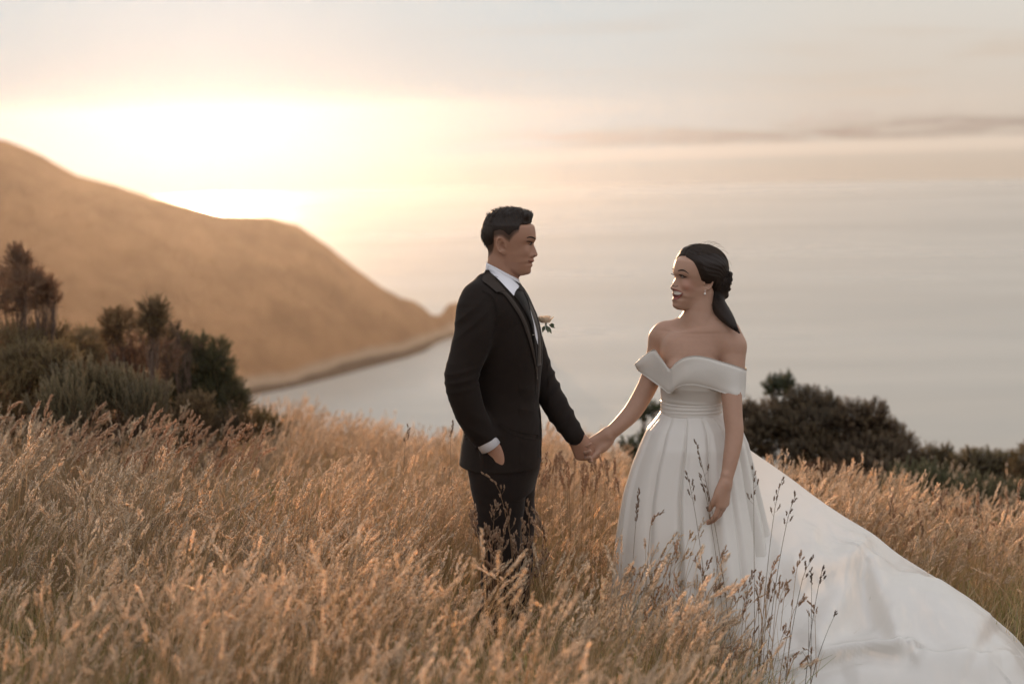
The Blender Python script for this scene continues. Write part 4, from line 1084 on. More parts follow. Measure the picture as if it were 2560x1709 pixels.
# shirt: front, standing collar and cuffs
patch('shirt', jb, [Z(600, 290), Z(640, 345), Z(684, 425), Z(708, 495), Z(722, 556)], [Z(660, 300), Z(700, 360), Z(722, 425), Z(738, 510), Z(742, 620)], .003, shirt_m, man, 22, 7)
patch('tie', jb, [Z(596, 228), Z(577, 268), Z(610, 318), Z(655, 392), Z(690, 470), Z(708, 560), Z(718, 660), Z(732, 770)], [Z(640, 240), Z(672, 300), Z(682, 340), Z(694, 400), Z(712, 470), Z(722, 545), Z(738, 640), Z(742, 770)], .010, tie_m, man, 30, 7, belly=.006)
F = Field(Q(1180, 790) - np.array([.12, .16, .03]), Q(1300, 640) + np.array([.12, .16, .03]), .0022)
# collar ring hugging the neck, falling towards the front
cr = []
for t in np.linspace(0, 2 * math.pi, 25)[:-1]:
    fx = .5 + .5 * math.cos(t)                        # 1 at the throat
    cx_ = 498 + (0); ax = gz1(495, 1000); 
    px = 500 + 190 * math.cos(t) ; py = 905 + 205 * fx ** 1.25
    cr.append(np.array([*gz1(px, py)]) + np.array([0, .060 * math.sin(t), 0]))
cr.append(cr[0])
cr = np.array(cr)
cc = cr[:-1].mean(0)
nseg = 72; R1 = spline(cr, 3); nn = len(R1)
out = R1 - cc; out[:, 2] = 0; out /= np.linalg.norm(out, axis=1)[:, None]
prof = [(.002, .018), (.004, .026), (.0075, .020), (.009, .004), (.0105, -.006), (.0085, -.008), (.005, -.004), (.001, .0)]
CV = []
for i in range(nn):
    t = i / (nn - 1) * 2 * math.pi; drop = 1 + .75 * max(0, math.cos(t)) ** 3; gap = 1
    for (o_, z_) in prof: CV.append(R1[i] + out[i] * (o_ * (1 + .3 * max(0, math.cos(t)))) + np.array([0, 0, z_ * (drop if z_ < 0 else 1)]))
keep_world(mesh_obj('shirt_collar', np.array(CV), grid_faces(nn, len(prof)), shirt_m), man)
gfc = grid_faces(nn, len(prof)); cb = bvh_of(np.concatenate([JV, np.array(CV)]), np.concatenate([JF, gfc + len(JV)]))
patch('shirt_collar', cb, [Z1(316, 858), Z1(405, 892), Z1(525, 966), Z1(648, 1040), Z1(724, 1124)], [Z1(300, 912), Z1(360, 955), Z1(450, 1035), Z1(560, 1150), Z1(650, 1248)], .0060, shirt_m, man, 24, 6, belly=.003, edge=.004)
patch('tie_clip', jb, [Z(704, 549), Z(712, 549), Z(717, 550)], [Z(704, 552), Z(712, 552), Z(717, 553)], .0175, silver_m, man, 4, 3)
def cuff(c0, c1, r0, r1, nm='shirt_cuff', th=.003):
    c0, c1 = np.array(c0), np.array(c1); t, u, w_ = frame(c1 - c0); n = 32; V = []
    for (c, r) in ((c0, r0), (c1, r1), (c1, r1 - th), (c0, r0 - th)):
        for k in range(n):
            a = 2 * math.pi * k / n; V.append(c + (u * math.cos(a) + w_ * math.sin(a)) * r)
    Fc = [(q * n + k, q * n + (k + 1) % n, (q + 1) * n + (k + 1) % n, (q + 1) * n + k) for q in range(3) for k in range(n)]
    return keep_world(mesh_obj(nm, V, Fc, shirt_m), man)
cuff(Q(1208, 1088, -.186), Q(1227, 1117, -.181), .0385, .0405)
cuff(Q(1426, 1072, -.004), Q(1442, 1097, -.014), .0325, .0335)
# sleeve buttons
for k in range(3):
    c = cast(jb, *Z2(232 + k * 5, 1232 + k * 22), off=.001)
    if c is not None: ball('sleeve_button', c, (.006, .003, .006), lapel_m, man, 8)
# boutonniere
bc = Q(*Z2(792, 452), .06)
fl_m = leaf_mat('rose_petal', False, trans=.25, c_lo=(0.80, .68, .55), c_hi=(.86, .76, .64), attr=False)
lf_m = leaf_mat('rose_leaf', False, trans=.2, c_lo=(0.03, .055, .02), c_hi=(.05, .075, .03), attr=False)
V = []; Fp = []
for k in range(16):
    a = k * 2.4; r = .003 + .0012 * k; tilt = .12 + .045 * k; R_ = .0165 + .0004 * k
    u = np.array([math.cos(a), math.sin(a) * .9, 0]); w_ = np.array([-math.sin(a), math.cos(a), 0]); k0 = len(V)
    for i in range(5):
        for j in range(5):
            s_, t_ = (i / 4 - .5) * 2, j / 4
            wd = math.sin(math.pi * min(.98, .25 + t_ * .65)); p = bc + u * (r + R_ * t_ * math.sin(tilt) + .002 * t_ ** 3) + w_ * s_ * wd * R_ * .8 - u * (s_ ** 2) * R_ * .35 * (1 - t_ * .4) + np.array([0, 0, R_ * t_ * math.cos(tilt) * 1.3 - .006 + .0006 * math.sin(5 * s_ + k)])
            V.append(p)
    Fp += [[k0 + i * 5 + j, k0 + (i + 1) * 5 + j, k0 + (i + 1) * 5 + j + 1, k0 + i * 5 + j + 1] for i in range(4) for j in range(4)]
flower = mesh_obj('boutonniere', np.array(V), Fp, fl_m); keep_world(flower, man)
lv = Acc()
for (dx, dz, L, ang) in ((.004, -.012, .026, -1.3), (.014, -.010, .024, -.35), (-.008, .0, .022, 2.2), (.008, -.016, .028, -1.0), (-.004, -.014, .022, -1.9), (.018, -.012, .018, .35)):
    p = bc + np.array([dx, -.008, dz - .004]); dr = np.array([math.cos(ang), -.3, math.sin(ang)]); s = np.linspace(0, 1, 6)
    w_ = np.array([-math.sin(ang), .3, math.cos(ang)]); V = []
    for q in s: V += [p + dr * L * q - w_ * .006 * math.sin(math.pi * q ** .8) - np.array([0, 0, .004 * q * q]), p + dr * L * q + w_ * .006 * math.sin(math.pi * q ** .8) - np.array([0, 0, .004 * q * q])]
    lv.add(V, [(2 * i, 2 * i + 1, 2 * i + 3, 2 * i + 2) for i in range(5)], [1, 1, 1])
for k in range(3): tube(lv, [bc + np.array([0.002 * k, -.004, -.006]), bc + np.array([.004 * k - .002, -.006, -.034])], .0012, [1, 1, 1], 4)
sub_of(lv.build('leaves', lf_m), flower)

# ------------------------------------------------------------------ the woman in the white gown
bx0 = Q(1725, 1700); bz_ = float(ground(bx0[0], 5.22))
bride = empty('person', (bx0[0], 5.22, bz_))
tag(bride, 'smiling woman with low dark ponytail in white off-shoulder gown with long train', 'person', 'couple holding hands')
def F3(X, Y): return X, Y
yb = math.radians(27)                     # the face is turned left and this much towards the viewer
bf = np.array([-math.cos(yb), -math.sin(yb), .205])
BG = GZ.copy()
# softer profile, rounder forehead, open smile
prof_b = {300: (870, 866), 340: (900, 893), 420: (920, 906), 480: (928, 911), 510: (927, 908), 540: (912, 884), 560: (900, 872), 590: (909, 865), 630: (926, 860), 680: (950, 860), 703: (960, 861), 718: (955, 862), 733: (934, 864), 744: (906, 868),
          765: (906, 876), 785: (908, 884), 799: (896, 878), 808: (884, 870), 820: (876, 866), 838: (882, 868), 850: (896, 874), 866: (893, 873), 882: (880, 866), 905: (874, 858), 928: (876, 852), 948: (866, 836), 962: (844, 812), 974: (800, 780)}
BG = np.array([(k, *v) for k, v in prof_b.items()], float)
HB = Head(Q(*Z3(868, 668), -.045), bf, (.0, 0, 1), .99, face_fn(face_tables(BG), 1.0, .98, .9, 1.0, .86), skull_fn((.0, 0, .046), (.0935, .0775, .083)), 1)
HB.o = HB.o + HB.l * .0 
side_l = HB.l if HB.l[1] < 0 else -HB.l
HB.o = np.array(Q(*Z3(872, 672), -.02)) - side_l * .062
HB.side = 1 if HB.l[1] < 0 else -1
BY = -.0                              # torso depth offset
F = Field((.20, 4.83, .62), (1.02, 5.47, 1.74), .0027)
tb = rows([(826, 1680, 1822, .066, .01), (834, 1668, 1830, .074, .008), (850, 1656, 1832, .085, .005), (880, 1650, 1818, .095, 0), (910, 1650, 1808, .098, 0), (935, 1652, 1808, .104, -.002), (960, 1654, 1807, .112, 0), (990, 1656, 1803, .092, .005), (1030, 1656, 1797, .082, .01), (1080, 1640, 1812, .10, .01), (1130, 1630, 1822, .12, .01), (1200, 1632, 1820, .12, .01), (1290, 1640, 1812, .10, .01), (1400, 1650, 1800, .08, .01)])
F.slices(tb, p=2.2, k=.03, yaw=0)
# bust
F.ell(Q(1697, 936, -.078), (.048, .050, .056), k=.016); F.ell(Q(1764, 932, -.076), (.050, .050, .056), k=.016)
# neck: leans forward from between the shoulders to behind the jaw
F.chain([Q(*Z3(800, 800), .012), Q(*Z3(778, 930), .008), Q(*Z3(770, 1040), .008), Q(*Z3(770, 1150), .005), Q(*Z3(790, 1260), .0)], [.046, .0465, .0475, .052, .058], .045)
F.chain([Q(*Z3(790, 1110), .02), Q(*Z3(950, 1180), .01), Q(*Z3(1130, 1280), -.03)], [.045, .040, .044], .05)
F.chain([Q(*Z3(745, 1225), .03), Q(*Z3(560, 1240), .05), Q(*Z3(390, 1300), .075)], [.043, .036, .038], .05)
F.ell(Q(1834, 868, -.055), (.046, .050, .052), k=.04); F.ell(Q(1652, 842, .085), (.040, .046, .048), k=.04)
# collar bones and neck tendons
# her left arm hangs in front of the skirt
aL = [(1834, 865, -.055), (1832, 920, -.080), (1829, 975, -.105), (1832, 1035, -.135), (1836, 1085, -.160), (1828, 1140, -.19), (1817, 1195, -.215), (1813, 1213, -.222)]
F.chain([Q(*p) for p in aL], [.047, .0430, .0385, .0350, .0330, .0290, .0220, .0215], .008)
bh1 = hand(F, Q(1813, 1208, -.221), (-.13, -.10, -1), (.75, -.62, -.1), 1, (.28, .42, .3), .03, .93, (.30, .45))
# her right arm reaches out to the left
aR = [(1650, 850, .085), (1640, 900, .075), (1625, 950, .06), (1604, 992, .05), (1580, 1030, .03), (1548, 1063, .01), (1521, 1086, .002)]
F.chain([Q(*p) for p in aR], [.042, .0405, .038, .0365, .0345, .0290, .0240], .02)
bh2 = hand(F, Q(1520, 1087, .002), (-.80, .02, -.60), (.10, .96, .12), 1, (.75, .9, .6), .0, .92, (-.0, .0))
lo, hi = HB.box(); F.add(HB.sdf, lo, hi, .018)
HB.ears(F, .0635, .012)
v, f = F.mesh()
col = np.ones((len(v), 3)); x, y, z = HB.loc(v[:, 0], v[:, 1], v[:, 2]); nh = (np.abs(x) < .13) & (np.abs(y) < .09) & (np.abs(z) < .12)
blush = np.exp(-((x - .07) / .03) ** 2 - ((z + .02) / .022) ** 2 - ((np.abs(y) - .042) / .03) ** 2) * nh
col = col * (1 - blush[:, None] * np.array([.0, .14, .12]))
keep_world(mesh_obj('body', v, f, skin_b, None, True, {'tint': col}), bride)
bb = bvh_of(v, f)
# lower body, hidden by the gown
# hair cap
def hairline_b(x, y, z):
    t = np.interp(x, [-.12, -.05, -.036, -.020, .018, .032, .046, .058, .070, .082, .095, .12], [-.09, -.075, -.045, -.006, .002, .008, .028, .050, .070, .087, .102, .12])
    return z - t
def hairb_fn(X, Y, Z):
    x, y, z = HB.loc(X, Y, Z); base = HB.sdf(X, Y, Z); hl = hairline_b(x, y, z)
    t = np.clip(hl / .030, 0, 1) ** .7 * .0125 - .003 * (hl < 0) - np.clip(-hl * .6, 0, .03)
    t = t + .006 * np.exp(-((x + .05) / .05) ** 2 - ((z - .10) / .05) ** 2) + .006 * np.clip(-x / .09, 0, 1)
    flow = np.arctan2(z - .0, x + .16)
    t = t + .0005 * np.clip(hl / .02, 0, 1) * np.sin(flow * 75 + 3 * np.sin(x * 40)) + .0004 * np.sin(flow * 170 + 14 * x)
    part_ = np.exp(-((y - HB.side * .012) / .004) ** 2) * (x > .01) * (z > .06); t = t - .004 * part_
    return base - t
FH = Field(HB.o + np.array([-.14, -.13, -.12]), HB.o + np.array([.15, .13, .16]), .0022)
sl, X, Y, Z = FH.reg(FH.lo, FH.lo + FH.n * FH.h)
FH.F[:] = np.maximum(hairb_fn(X, Y, Z), -(HB.sdf(X, Y, Z) + .004))
def z3(x, y, d=0.0): return Q(*Z3(x, y), d)
hd = .035
FH2 = Field(Q(*Z3(860, 1400), .0) + np.array([-.03, -.12, -.02]), Q(*Z3(1330, 560), .0) + np.array([.02, .16, .02]), .0025)
FH2.chain([z3(960, 560, hd), z3(1020, 660, hd), z3(1030, 760, hd), z3(1010, 850, hd)], [.043, .045, .036, .030], .01)
FH2.chain([z3(1000, 830, .02), z3(1010, 930, .005), z3(1078, 1040, -.035), z3(1148, 1130, -.075), z3(1218, 1220, -.105), z3(1292, 1315, -.125)], [.028, .030, .028, .0225, .0140, .002], .01, ((0, 1, 0), .8))
for (cx_, cy_, r_) in ((1150, 560, .016), (1160, 620, .015), (1130, 680, .015), (1110, 825, .0145), (1095, 740, .014), (1185, 545, .007), (1060, 600, .02)):
    FH2.ell(z3(cx_, cy_, hd), (r_, r_ * 1.3, r_ * .9), k=.006)
hair = mesh_obj('hair', *FH.mesh(), hair_m); keep_world(hair, bride)
hv2, hf2 = FH2.mesh(); pony = mesh_obj('ponytail', hv2, hf2, hair_m); sub_of(pony, hair)
hb = BVHTree.FromPolygons([v_.co for v_ in hair.data.vertices], [tuple(p.vertices) for p in hair.data.polygons])
lk = Acc(); pk = Acc()
# combed strands from the parting and temple back to the knot
for i in range(520):
    lx = RND.uniform(-.02, .085); side = HB.side if RND.random() < .75 else -HB.side; ly = side * RND.uniform(.002, .06)
    r = hb.ray_cast(Vector(HB.w(lx, ly, .2)), Vector(-HB.u))
    if r[0] is None: continue
    p = np.array(r[0]); tgt = HB.w(-.105, 0, .02 + RND.uniform(-.02, .05)); pts = [p + HB.u * .0006]
    for s_ in range(11):
        q = pts[-1] + (tgt - pts[-1]) / np.linalg.norm(tgt - pts[-1]) * .014 + HB.l * (side * .0025 if s_ < 5 else 0) + HB.u * (.003 if s_ < 4 else 0)
        nr = hb.find_nearest(Vector(q))
        if nr[0] is None: break
        pts.append(np.array(nr[0]) + np.array(nr[1]) * .0002)
    if len(pts) > 4: tube(lk, pts, np.linspace(.0009, .0005, len(pts)), [1, 1, 1], 3)
for i in range(160):        # ponytail strands
    o1, o2 = RND.gauss(0, .009), RND.gauss(0, .010); base_ = [(1005, 760), (1010, 930), (1085, 1040), (1158, 1130), (1228, 1220), (1300, 1322)]
    pts = [z3(a, b_, (.02, .0, -.035, -.075, -.105, -.125)[k] - .004) + np.array([o1, o2, 0]) * (1.15 - .2 * k) for k, (a, b_) in enumerate(base_)]
    tube(pk, spline(pts, 3), np.linspace(.0009, .0003, 16), [1, 1, 1], 3)
tube(lk, spline([z3(1090, 890, 0), z3(1180, 1010, 0), z3(1260, 1180, -.02), z3(1320, 1340, -.03), z3(1335, 1420, -.03)], 4), .0004, [1, 1, 1], 3)
for i in range(110):         # pinned curls at the back of the head
    c = z3(RND.uniform(1030, 1165), RND.uniform(530, 760), hd + RND.uniform(-.045, .01)); a0 = RND.uniform(0, 6.28); R_ = RND.uniform(.006, .014); ax = np.array([RND.gauss(0, .4), 1, RND.gauss(0, .4)]); t, u, w_ = frame(ax)
    pts = [c + (u * math.cos(a0 + q) + w_ * math.sin(a0 + q)) * R_ * (1 - q * .08) + t * q * .002 for q in np.linspace(0, 4.2, 9)]
    tube(pk, pts, .0015, [1, 1, 1], 5)
for i in range(26):         # loose wisps
    th = RND.uniform(-.5, 2.2); c_ = z3(880, 470, hd + RND.uniform(-.03, .03)); p = c_ + np.array([math.cos(th) * .082, 0, math.sin(th) * .093]); tn = np.array([math.sin(th), 0, -math.cos(th)]); on = np.array([math.cos(th), 0, math.sin(th)]); q_ = RND.uniform(.3, 1); pts = spline([p - on * .006, p + tn * .010 + on * .002 * q_, p + tn * .022 + on * .004 * q_, p + tn * .030 + on * .002], 3)
    tube(lk, pts, .0003, [1, 1, 1], 3)
sub_of(lk.build('locks', lock_m), hair); sub_of(pk.build('locks', hair_m), hair)
# ---- face
for (pxy, r_, out_) in ((Z3(553, 568), .0105, .0004), (Z3(436, 566), .0105, .0004)):
    near_eye(HB, bb, pxy, r_, out_, HB.f, .0055, bride)
B_ = dict(parent=bride)
patch('eyebrow', bb, [Z3(494, 500), Z3(530, 488), Z3(565, 489), Z3(600, 508), Z3(640, 545)], [Z3(496, 510), Z3(532, 508), Z3(565, 509), Z3(598, 522), Z3(636, 548)], .0010, dark_m, bride, 16, 4)
patch('eyebrow', bb, [Z3(420, 476), Z3(432, 474), Z3(446, 486)], [Z3(422, 486), Z3(434, 486), Z3(446, 498)], .0014, dark_m, bride, 8, 3)
patch('eyelashes', bb, [Z3(506, 556), Z3(530, 554), Z3(560, 563), Z3(590, 579), Z3(618, 590)], [Z3(508, 564), Z3(532, 571), Z3(560, 582), Z3(588, 592), Z3(616, 595)], .0018, dark_m, bride, 16, 4)
patch('eyelashes', bb, [Z3(402, 540), Z3(425, 546), Z3(448, 556)], [Z3(404, 550), Z3(426, 558), Z3(448, 566)], .0024, dark_m, bride, 8, 3)
patch('eyelid', bb, [Z3(520, 590), Z3(552, 604), Z3(590, 602)], [Z3(520, 588), Z3(552, 600), Z3(590, 598)], .0010, dark_m, bride, 8, 3)
mouth_m, _, _ = mat('mouth_inside', (0.20, 0.06, 0.05), .6, .3)
patch('mouth', bb, [Z3(436, 760), Z3(480, 768), Z3(520, 778), Z3(558, 796)], [Z3(446, 850), Z3(478, 850), Z3(520, 828), Z3(558, 800)], .0014, mouth_m, bride, 16, 7)
patch('teeth', bb, [Z3(438, 760), Z3(480, 768), Z3(518, 777), Z3(552, 794)], [Z3(446, 812), Z3(480, 819), Z3(518, 816), Z3(548, 801)], .0020, tooth_m, bride, 16, 5, belly=.001)
patch('nostril', bb, [Z3(446, 703), Z3(466, 709), Z3(494, 700)], [Z3(447, 708), Z3(466, 716), Z3(495, 706)], .0008, dark_m, bride, 6, 3)  # dark patch for the nostril, with shade under the nose wing put in
patch('lips', bb, [Z3(428, 742), Z3(450, 744), Z3(485, 756), Z3(525, 774), Z3(562, 797)], [Z3(434, 760), Z3(452, 762), Z3(485, 771), Z3(525, 785), Z3(562, 801)], .0032, lip_m, bride, 18, 4, belly=.0012)
patch('lips', bb, [Z3(444, 850), Z3(470, 853), Z3(510, 838), Z3(560, 800)], [Z3(442, 880), Z3(470, 882), Z3(520, 854), Z3(562, 803)], .0030, lip_m, bride, 18, 5, belly=.002)
patch('nostril', bb, [Z3(412, 700), Z3(430, 697), Z3(448, 702)], [Z3(414, 707), Z3(430, 706), Z3(448, 708)], .0008, dark_m, bride, 6, 3)
e0 = Q(*Z3(850, 765)) ; ec = cast(bb, *Z3(850, 770), off=.006)
ec = np.array(ec if ec is not None else e0)
er = ball('earring', ec - np.array([.001, .003, .010]), .0042, pearl_m, bride, 10)
hk = Acc(); tube(hk, [ec + np.array([0, 0, .006]), ec + np.array([0, -.002, -.006])], .0009, [1, 1, 1], 4); sub_of(hk.build('hook', silver_m), er)
rg = cast(bb, *Z4(798, 1285), off=.001)
if rg is not None:
    ball('ring', rg, (.0035, .003, .0035), silver_m, bride, 8)

# ---- gown
F = Field((.38, 4.95, 1.02), (.86, 5.42, 1.36), .0027)
tb2 = rows([(905, 1648, 1810, .112, 0), (935, 1649, 1811, .122, -.005), (960, 1651, 1810, .116, 0), (990, 1652, 1806, .096, .005), (1012, 1653, 1802, .089, .008), (1040, 1651, 1803, .090, .01)])
F.slices(tb2, p=2.2); F.ell(Q(1702, 938, -.090), (.054, .044, .052), k=.03); F.ell(Q(1762, 936, -.087), (.054, .044, .052), k=.03)
zc_ = Q(1730, 932)[2]; F.F[:, :, int((zc_ - F.lo[2]) / F.h):] = .1
v, f = F.mesh()
v[:, 1] -= .0018 * np.maximum(0, np.sin((v[:, 2] * 1.0 + .10 * v[:, 0]) * 115)) ** 4 * (v[:, 2] < 1.17)
gown = empty('gown', (bx0[0], 5.22, bz_)); gown.parent = bride; gown.matrix_parent_inverse = Matrix.Translation(-Vector(bride.location))
gown.location = bride.location
def G_(o): o.parent = gown; o.matrix_parent_inverse = Matrix.Translation(-Vector(bride.location)); return o
G_(mesh_obj('bodice', v, f, satin_m)); bod = bvh_of(v, f)
# belt: several soft tucks round the waist
def ring_loft(rowsT, n=160, fold=None):
    out = []
    for (z_, cx_, cy_, ax, ay) in rowsT:
        a = np.linspace(0, 2 * np.pi, n, endpoint=False); e = 2 / 2.2
        out.append(np.stack([cx_ + ax * np.sign(np.cos(a)) * np.abs(np.cos(a)) ** e, cy_ + ay * np.sign(np.sin(a)) * np.abs(np.sin(a)) ** e, np.full(n, z_)], 1))
    return np.stack(out, 1)
tB = rows([(1000 + q, 1651.5 - .5 * math.sin(q * .55), 1804.5 + .8 * abs(math.sin(q * .35)), .092 + .0020 * abs(math.sin(q * .35)), .009) for q in range(0, 37, 2)])
tB[0][3] -= .004; tB[0][4] -= .004
R_ = ring_loft(tB); R_[:, :, 2] += .012 * ((R_[:, :, 0] - tB[0][1]) / .11) * -.25
G_(mesh_obj('belt', R_.reshape(-1, 3), grid_faces(160, R_.shape[1], True), satin_m))

# skirt: pleats fall from the belt; a_ = 0 is +x, going round through +y; the viewer's side is around -90 degrees
ys_ = [1028, 1045, 1070, 1110, 1160, 1230, 1320, 1420, 1530, 1640, 1720]
xl_ = [1652, 1640, 1618, 1600, 1580, 1560, 1545, 1536, 1529, 1524, 1522]
xr_ = [1803, 1826, 1852, 1868, 1880, 1895, 1915, 1928, 1938, 1945, 1948]
dn_ = [.091, .105, .125, .15, .165, .19, .23, .28, .32, .36, .38]
yy = np.linspace(1028, 1720, 120); XL = np.interp(yy, ys_, xl_); XR = np.interp(yy, ys_, xr_); DN = np.interp(yy, ys_, dn_)
NA = 640; an = np.linspace(0, 2 * np.pi, NA, endpoint=False)
V = np.zeros((NA, len(yy), 3))
creases_ = [(-2.86, .07, 1.1), (-2.30, .10, .55), (-1.83, .05, .9), (-1.36, .085, 1.1), (-1.0, .05, .4), (-.62, .08, .9), (-.22, .07, .9), (.4, .12, .9), (1.1, .14, 1.0), (1.8, .14, 1.0), (2.5, .14, 1.0)]
for j, y_ in enumerate(yy):
    s_ = (y_ - 1028) / 692; a_l = Q(XL[j], y_); a_r = Q(XR[j], y_); c = (a_l + a_r) / 2; ax = (a_r[0] - a_l[0]) / 2; ay = DN[j]
    cy_ = 5.21 + .0 * s_
    r = np.ones(NA)
    for (a0, w0, am) in creases_:
        a1 = a0 + .05 * math.sin(a0 * 7) * s_; dd_ = np.angle(np.exp(1j * (an - a1)))
        w1 = w0 * (1.0 + .5 * s_)
        groove = np.exp(-np.abs(dd_ / (w1 * .55)) ** 1.5)
        lip_ = np.exp(-((dd_ - w1 * 1.1) / (w1 * .8)) ** 2)
        amp = am * np.interp(s_, [0, .03, .12, .5, 1], [.0, .05, .088, .098, .10])
        r = r - groove * amp + lip_ * amp * .42
    r = r + .022 * np.sin(an * 4 + s_ * 1.5) * min(1, s_ * 4) + .005 * np.sin(an * 9 + s_ * 7 + 1) * min(1, s_ * 3)
    V[:, j, 0] = c[0] + ax * r * np.cos(an); V[:, j, 1] = cy_ + ay * r * np.sin(an); V[:, j, 2] = c[2] + .01 * math.sin(j * .2) * 0
rim_z = V[:, 0, 2].copy()
zz_ = np.maximum(V[:, :, 2], ground(V[:, :, 0], V[:, :, 1]) + .01); V[:, :, 2] = zz_
G_(mesh_obj('skirt', V.reshape(-1, 3), grid_faces(NA, len(yy), True), satin_m))

# off-the-shoulder band: a wide folded cuff crossing chest and upper arms
A_ = [Z4(128, 308), Z4(195, 248), Z4(265, 204), Z4(300, 240), Z4(335, 288), Z4(375, 340), Z4(415, 302), Z4(460, 270), Z4(515, 252), Z4(572, 248), Z4(650, 262), Z4(730, 286), Z4(820, 312), Z4(880, 334), Z4(912, 346)]
Bd = [Z4(150, 352), Z4(180, 375), Z4(238, 416), Z4(285, 450), Z4(325, 480), Z4(375, 514), Z4(420, 478), Z4(465, 458), Z4(505, 455), Z4(560, 457), Z4(640, 474), Z4(735, 505), Z4(815, 532), Z4(875, 546), Z4(902, 550)]
dp = [.045, .015, -.02, -.062, -.100, -.128, -.142, -.150, -.152, -.150, -.142, -.136, -.136, -.128, -.105]
A_ = spline(A_, 4); Bd = spline(Bd, 4); dp = spline(np.array(dp)[:, None], 4)[:, 0]; n = len(A_); m_ = 15
V = np.zeros((n, m_, 3))
for i in range(n):
    for j in range(m_):
        t = j / (m_ - 1); q = A_[i] * (1 - t) + Bd[i] * t
        g = 0
        h = cast(bb, q[0], q[1], off=0); dd_ = dp[i] + .012 * t
        if h is not None: dd_ = min(dd_, h[1] - 5.2 - .007)
        h = cast(bod, q[0], q[1], off=0)
        if h is not None: dd_ = min(dd_, h[1] - 5.2 - .007)
        V[i, j] = (q[0], q[1], dd_)
for _ in range(8):
    d_ = V[:, :, 2].copy(); e_ = d_.copy(); e_[1:-1] = (d_[:-2] + d_[1:-1] * 2 + d_[2:]) / 4; e_[:, 1:-1] = (e_[:, :-2] + e_[:, 1:-1] * 2 + e_[:, 2:]) / 4; V[:, :, 2] = np.minimum(e_, d_ + .001)
for i in range(n):
    for j in range(m_):
        t = j / (m_ - 1); u = i / (n - 1)
        puff = .003 * math.sin(math.pi * t) + .004 * math.sin(9 * u + 3 * t) * math.sin(math.pi * t) + .004 * math.exp(-((u - .36) / .012) ** 2) * -1
        puff -= .006 * max(0, (t - .86) / .14) ** 2 + .005 * max(0, (.1 - t) / .1) ** 2
        V[i, j] = Q(V[i, j, 0], V[i, j, 1], V[i, j, 2] - puff)
# carry the right-hand end round the back of the arm, and the left end under the other arm
ext = []
for k in range(1, 13):
    a = k / 12 * math.pi * .98; row = V[-1] .copy(); row[:, 1] = V[-1, :, 1] + (1 - math.cos(a)) * .055; row[:, 0] = V[-1, :, 0] + math.sin(a) * .006 - max(0, k - 7) * .010; ext.append(row)
ext0 = []
for k in range(1, 11):
    row = V[0].copy(); row[:, 1] = V[0, :, 1] + .011 * k; row[:, 0] = V[0, :, 0] + .010 * k; row[:, 2] -= .002 * k; ext0.append(row)
V = np.concatenate([np.array(ext0[::-1]), V, np.array(ext)])
nb = len(V); back = V.copy(); back[:, :, 1] += .002; nn = nb * m_
Fb = grid_faces(nb, m_).tolist(); Fb += [[q + nn for q in f_][::-1] for f_ in Fb]
bd = [(i, 0) for i in range(nb)] + [(nb - 1, j) for j in range(1, m_)] + [(i, m_ - 1) for i in range(nb - 2, -1, -1)] + [(0, j) for j in range(m_ - 2, 0, -1)]
bd = [a * m_ + b_ for a, b_ in bd]; Fb += [[bd[i], bd[(i + 1) % len(bd)], bd[(i + 1) % len(bd)] + nn, bd[i] + nn] for i in range(len(bd))]
G_(mesh_obj('shoulder_band', np.concatenate([V.reshape(-1, 3), back.reshape(-1, 3)]), Fb, satin_m))

# ---- train: spread over the flattened grass, lifted at the back by the stalks
top = np.array([Z6(640, 120), Z6(745, 180), Z6(800, 250), Z6(868, 302), Z6(940, 350), Z6(1080, 450), Z6(1200, 540), Z6(1350, 640), Z6(1500, 730), Z6(1640, 840), Z6(1800, 940), Z6(1950, 1030), Z6(2080, 1120), Z6(2200, 1220), Z6(2300, 1310), Z6(2380, 1420), Z6(2440, 1560), Z6(2480, 1700)])
topd = np.array([.10, .16, .21, .24, .26, .28, .28, .27, .26, .24, .22, .18, .12, .05, -.03, -.13, -.26, -.38])
bot = np.array([(1700, 1700), (1720, 1705), (1750, 1712), (1785, 1722), (1815, 1735), (1860, 1750), (1905, 1765), (1960, 1780), (2030, 1800), (2110, 1820), (2200, 1835), (2290, 1845), (2370, 1850), (2430, 1850), (2490, 1845), (2540, 1835), (2585, 1820), (2620, 1800)], float)
botd = np.array([-.10, -.18, -.28, -.38, -.46, -.54, -.60, -.64, -.68, -.72, -.76, -.80, -.82, -.82, -.80, -.76, -.70, -.62])
U = 10; T_ = spline(top, U); Td = spline(topd[:, None], U)[:, 0]; B2 = spline(bot, U); Bdp = spline(botd[:, None], U)[:, 0]
nu, nv = len(T_), 120
V = np.zeros((nu, nv, 3)); uu = np.linspace(0, 1, nu)
TW = np.array([Q(T_[i, 0], T_[i, 1], Td[i]) for i in range(nu)]); BW = np.array([Q(B2[i, 0], B2[i, 1], Bdp[i]) for i in range(nu)])
BW[:, 2] = np.maximum(BW[:, 2], ground(BW[:, 0], BW[:, 1]) + .04)
for j in range(nv):
    t = j / (nv - 1); V[:, j] = TW * (1 - t) + BW * t
    V[:, j, 2] += .10 * np.sin(math.pi * t) ** 1.2 * (1 - t * .3) * np.interp(uu, [0, .2, .5, .8, 1], [.2, .7, 1, .8, .4])
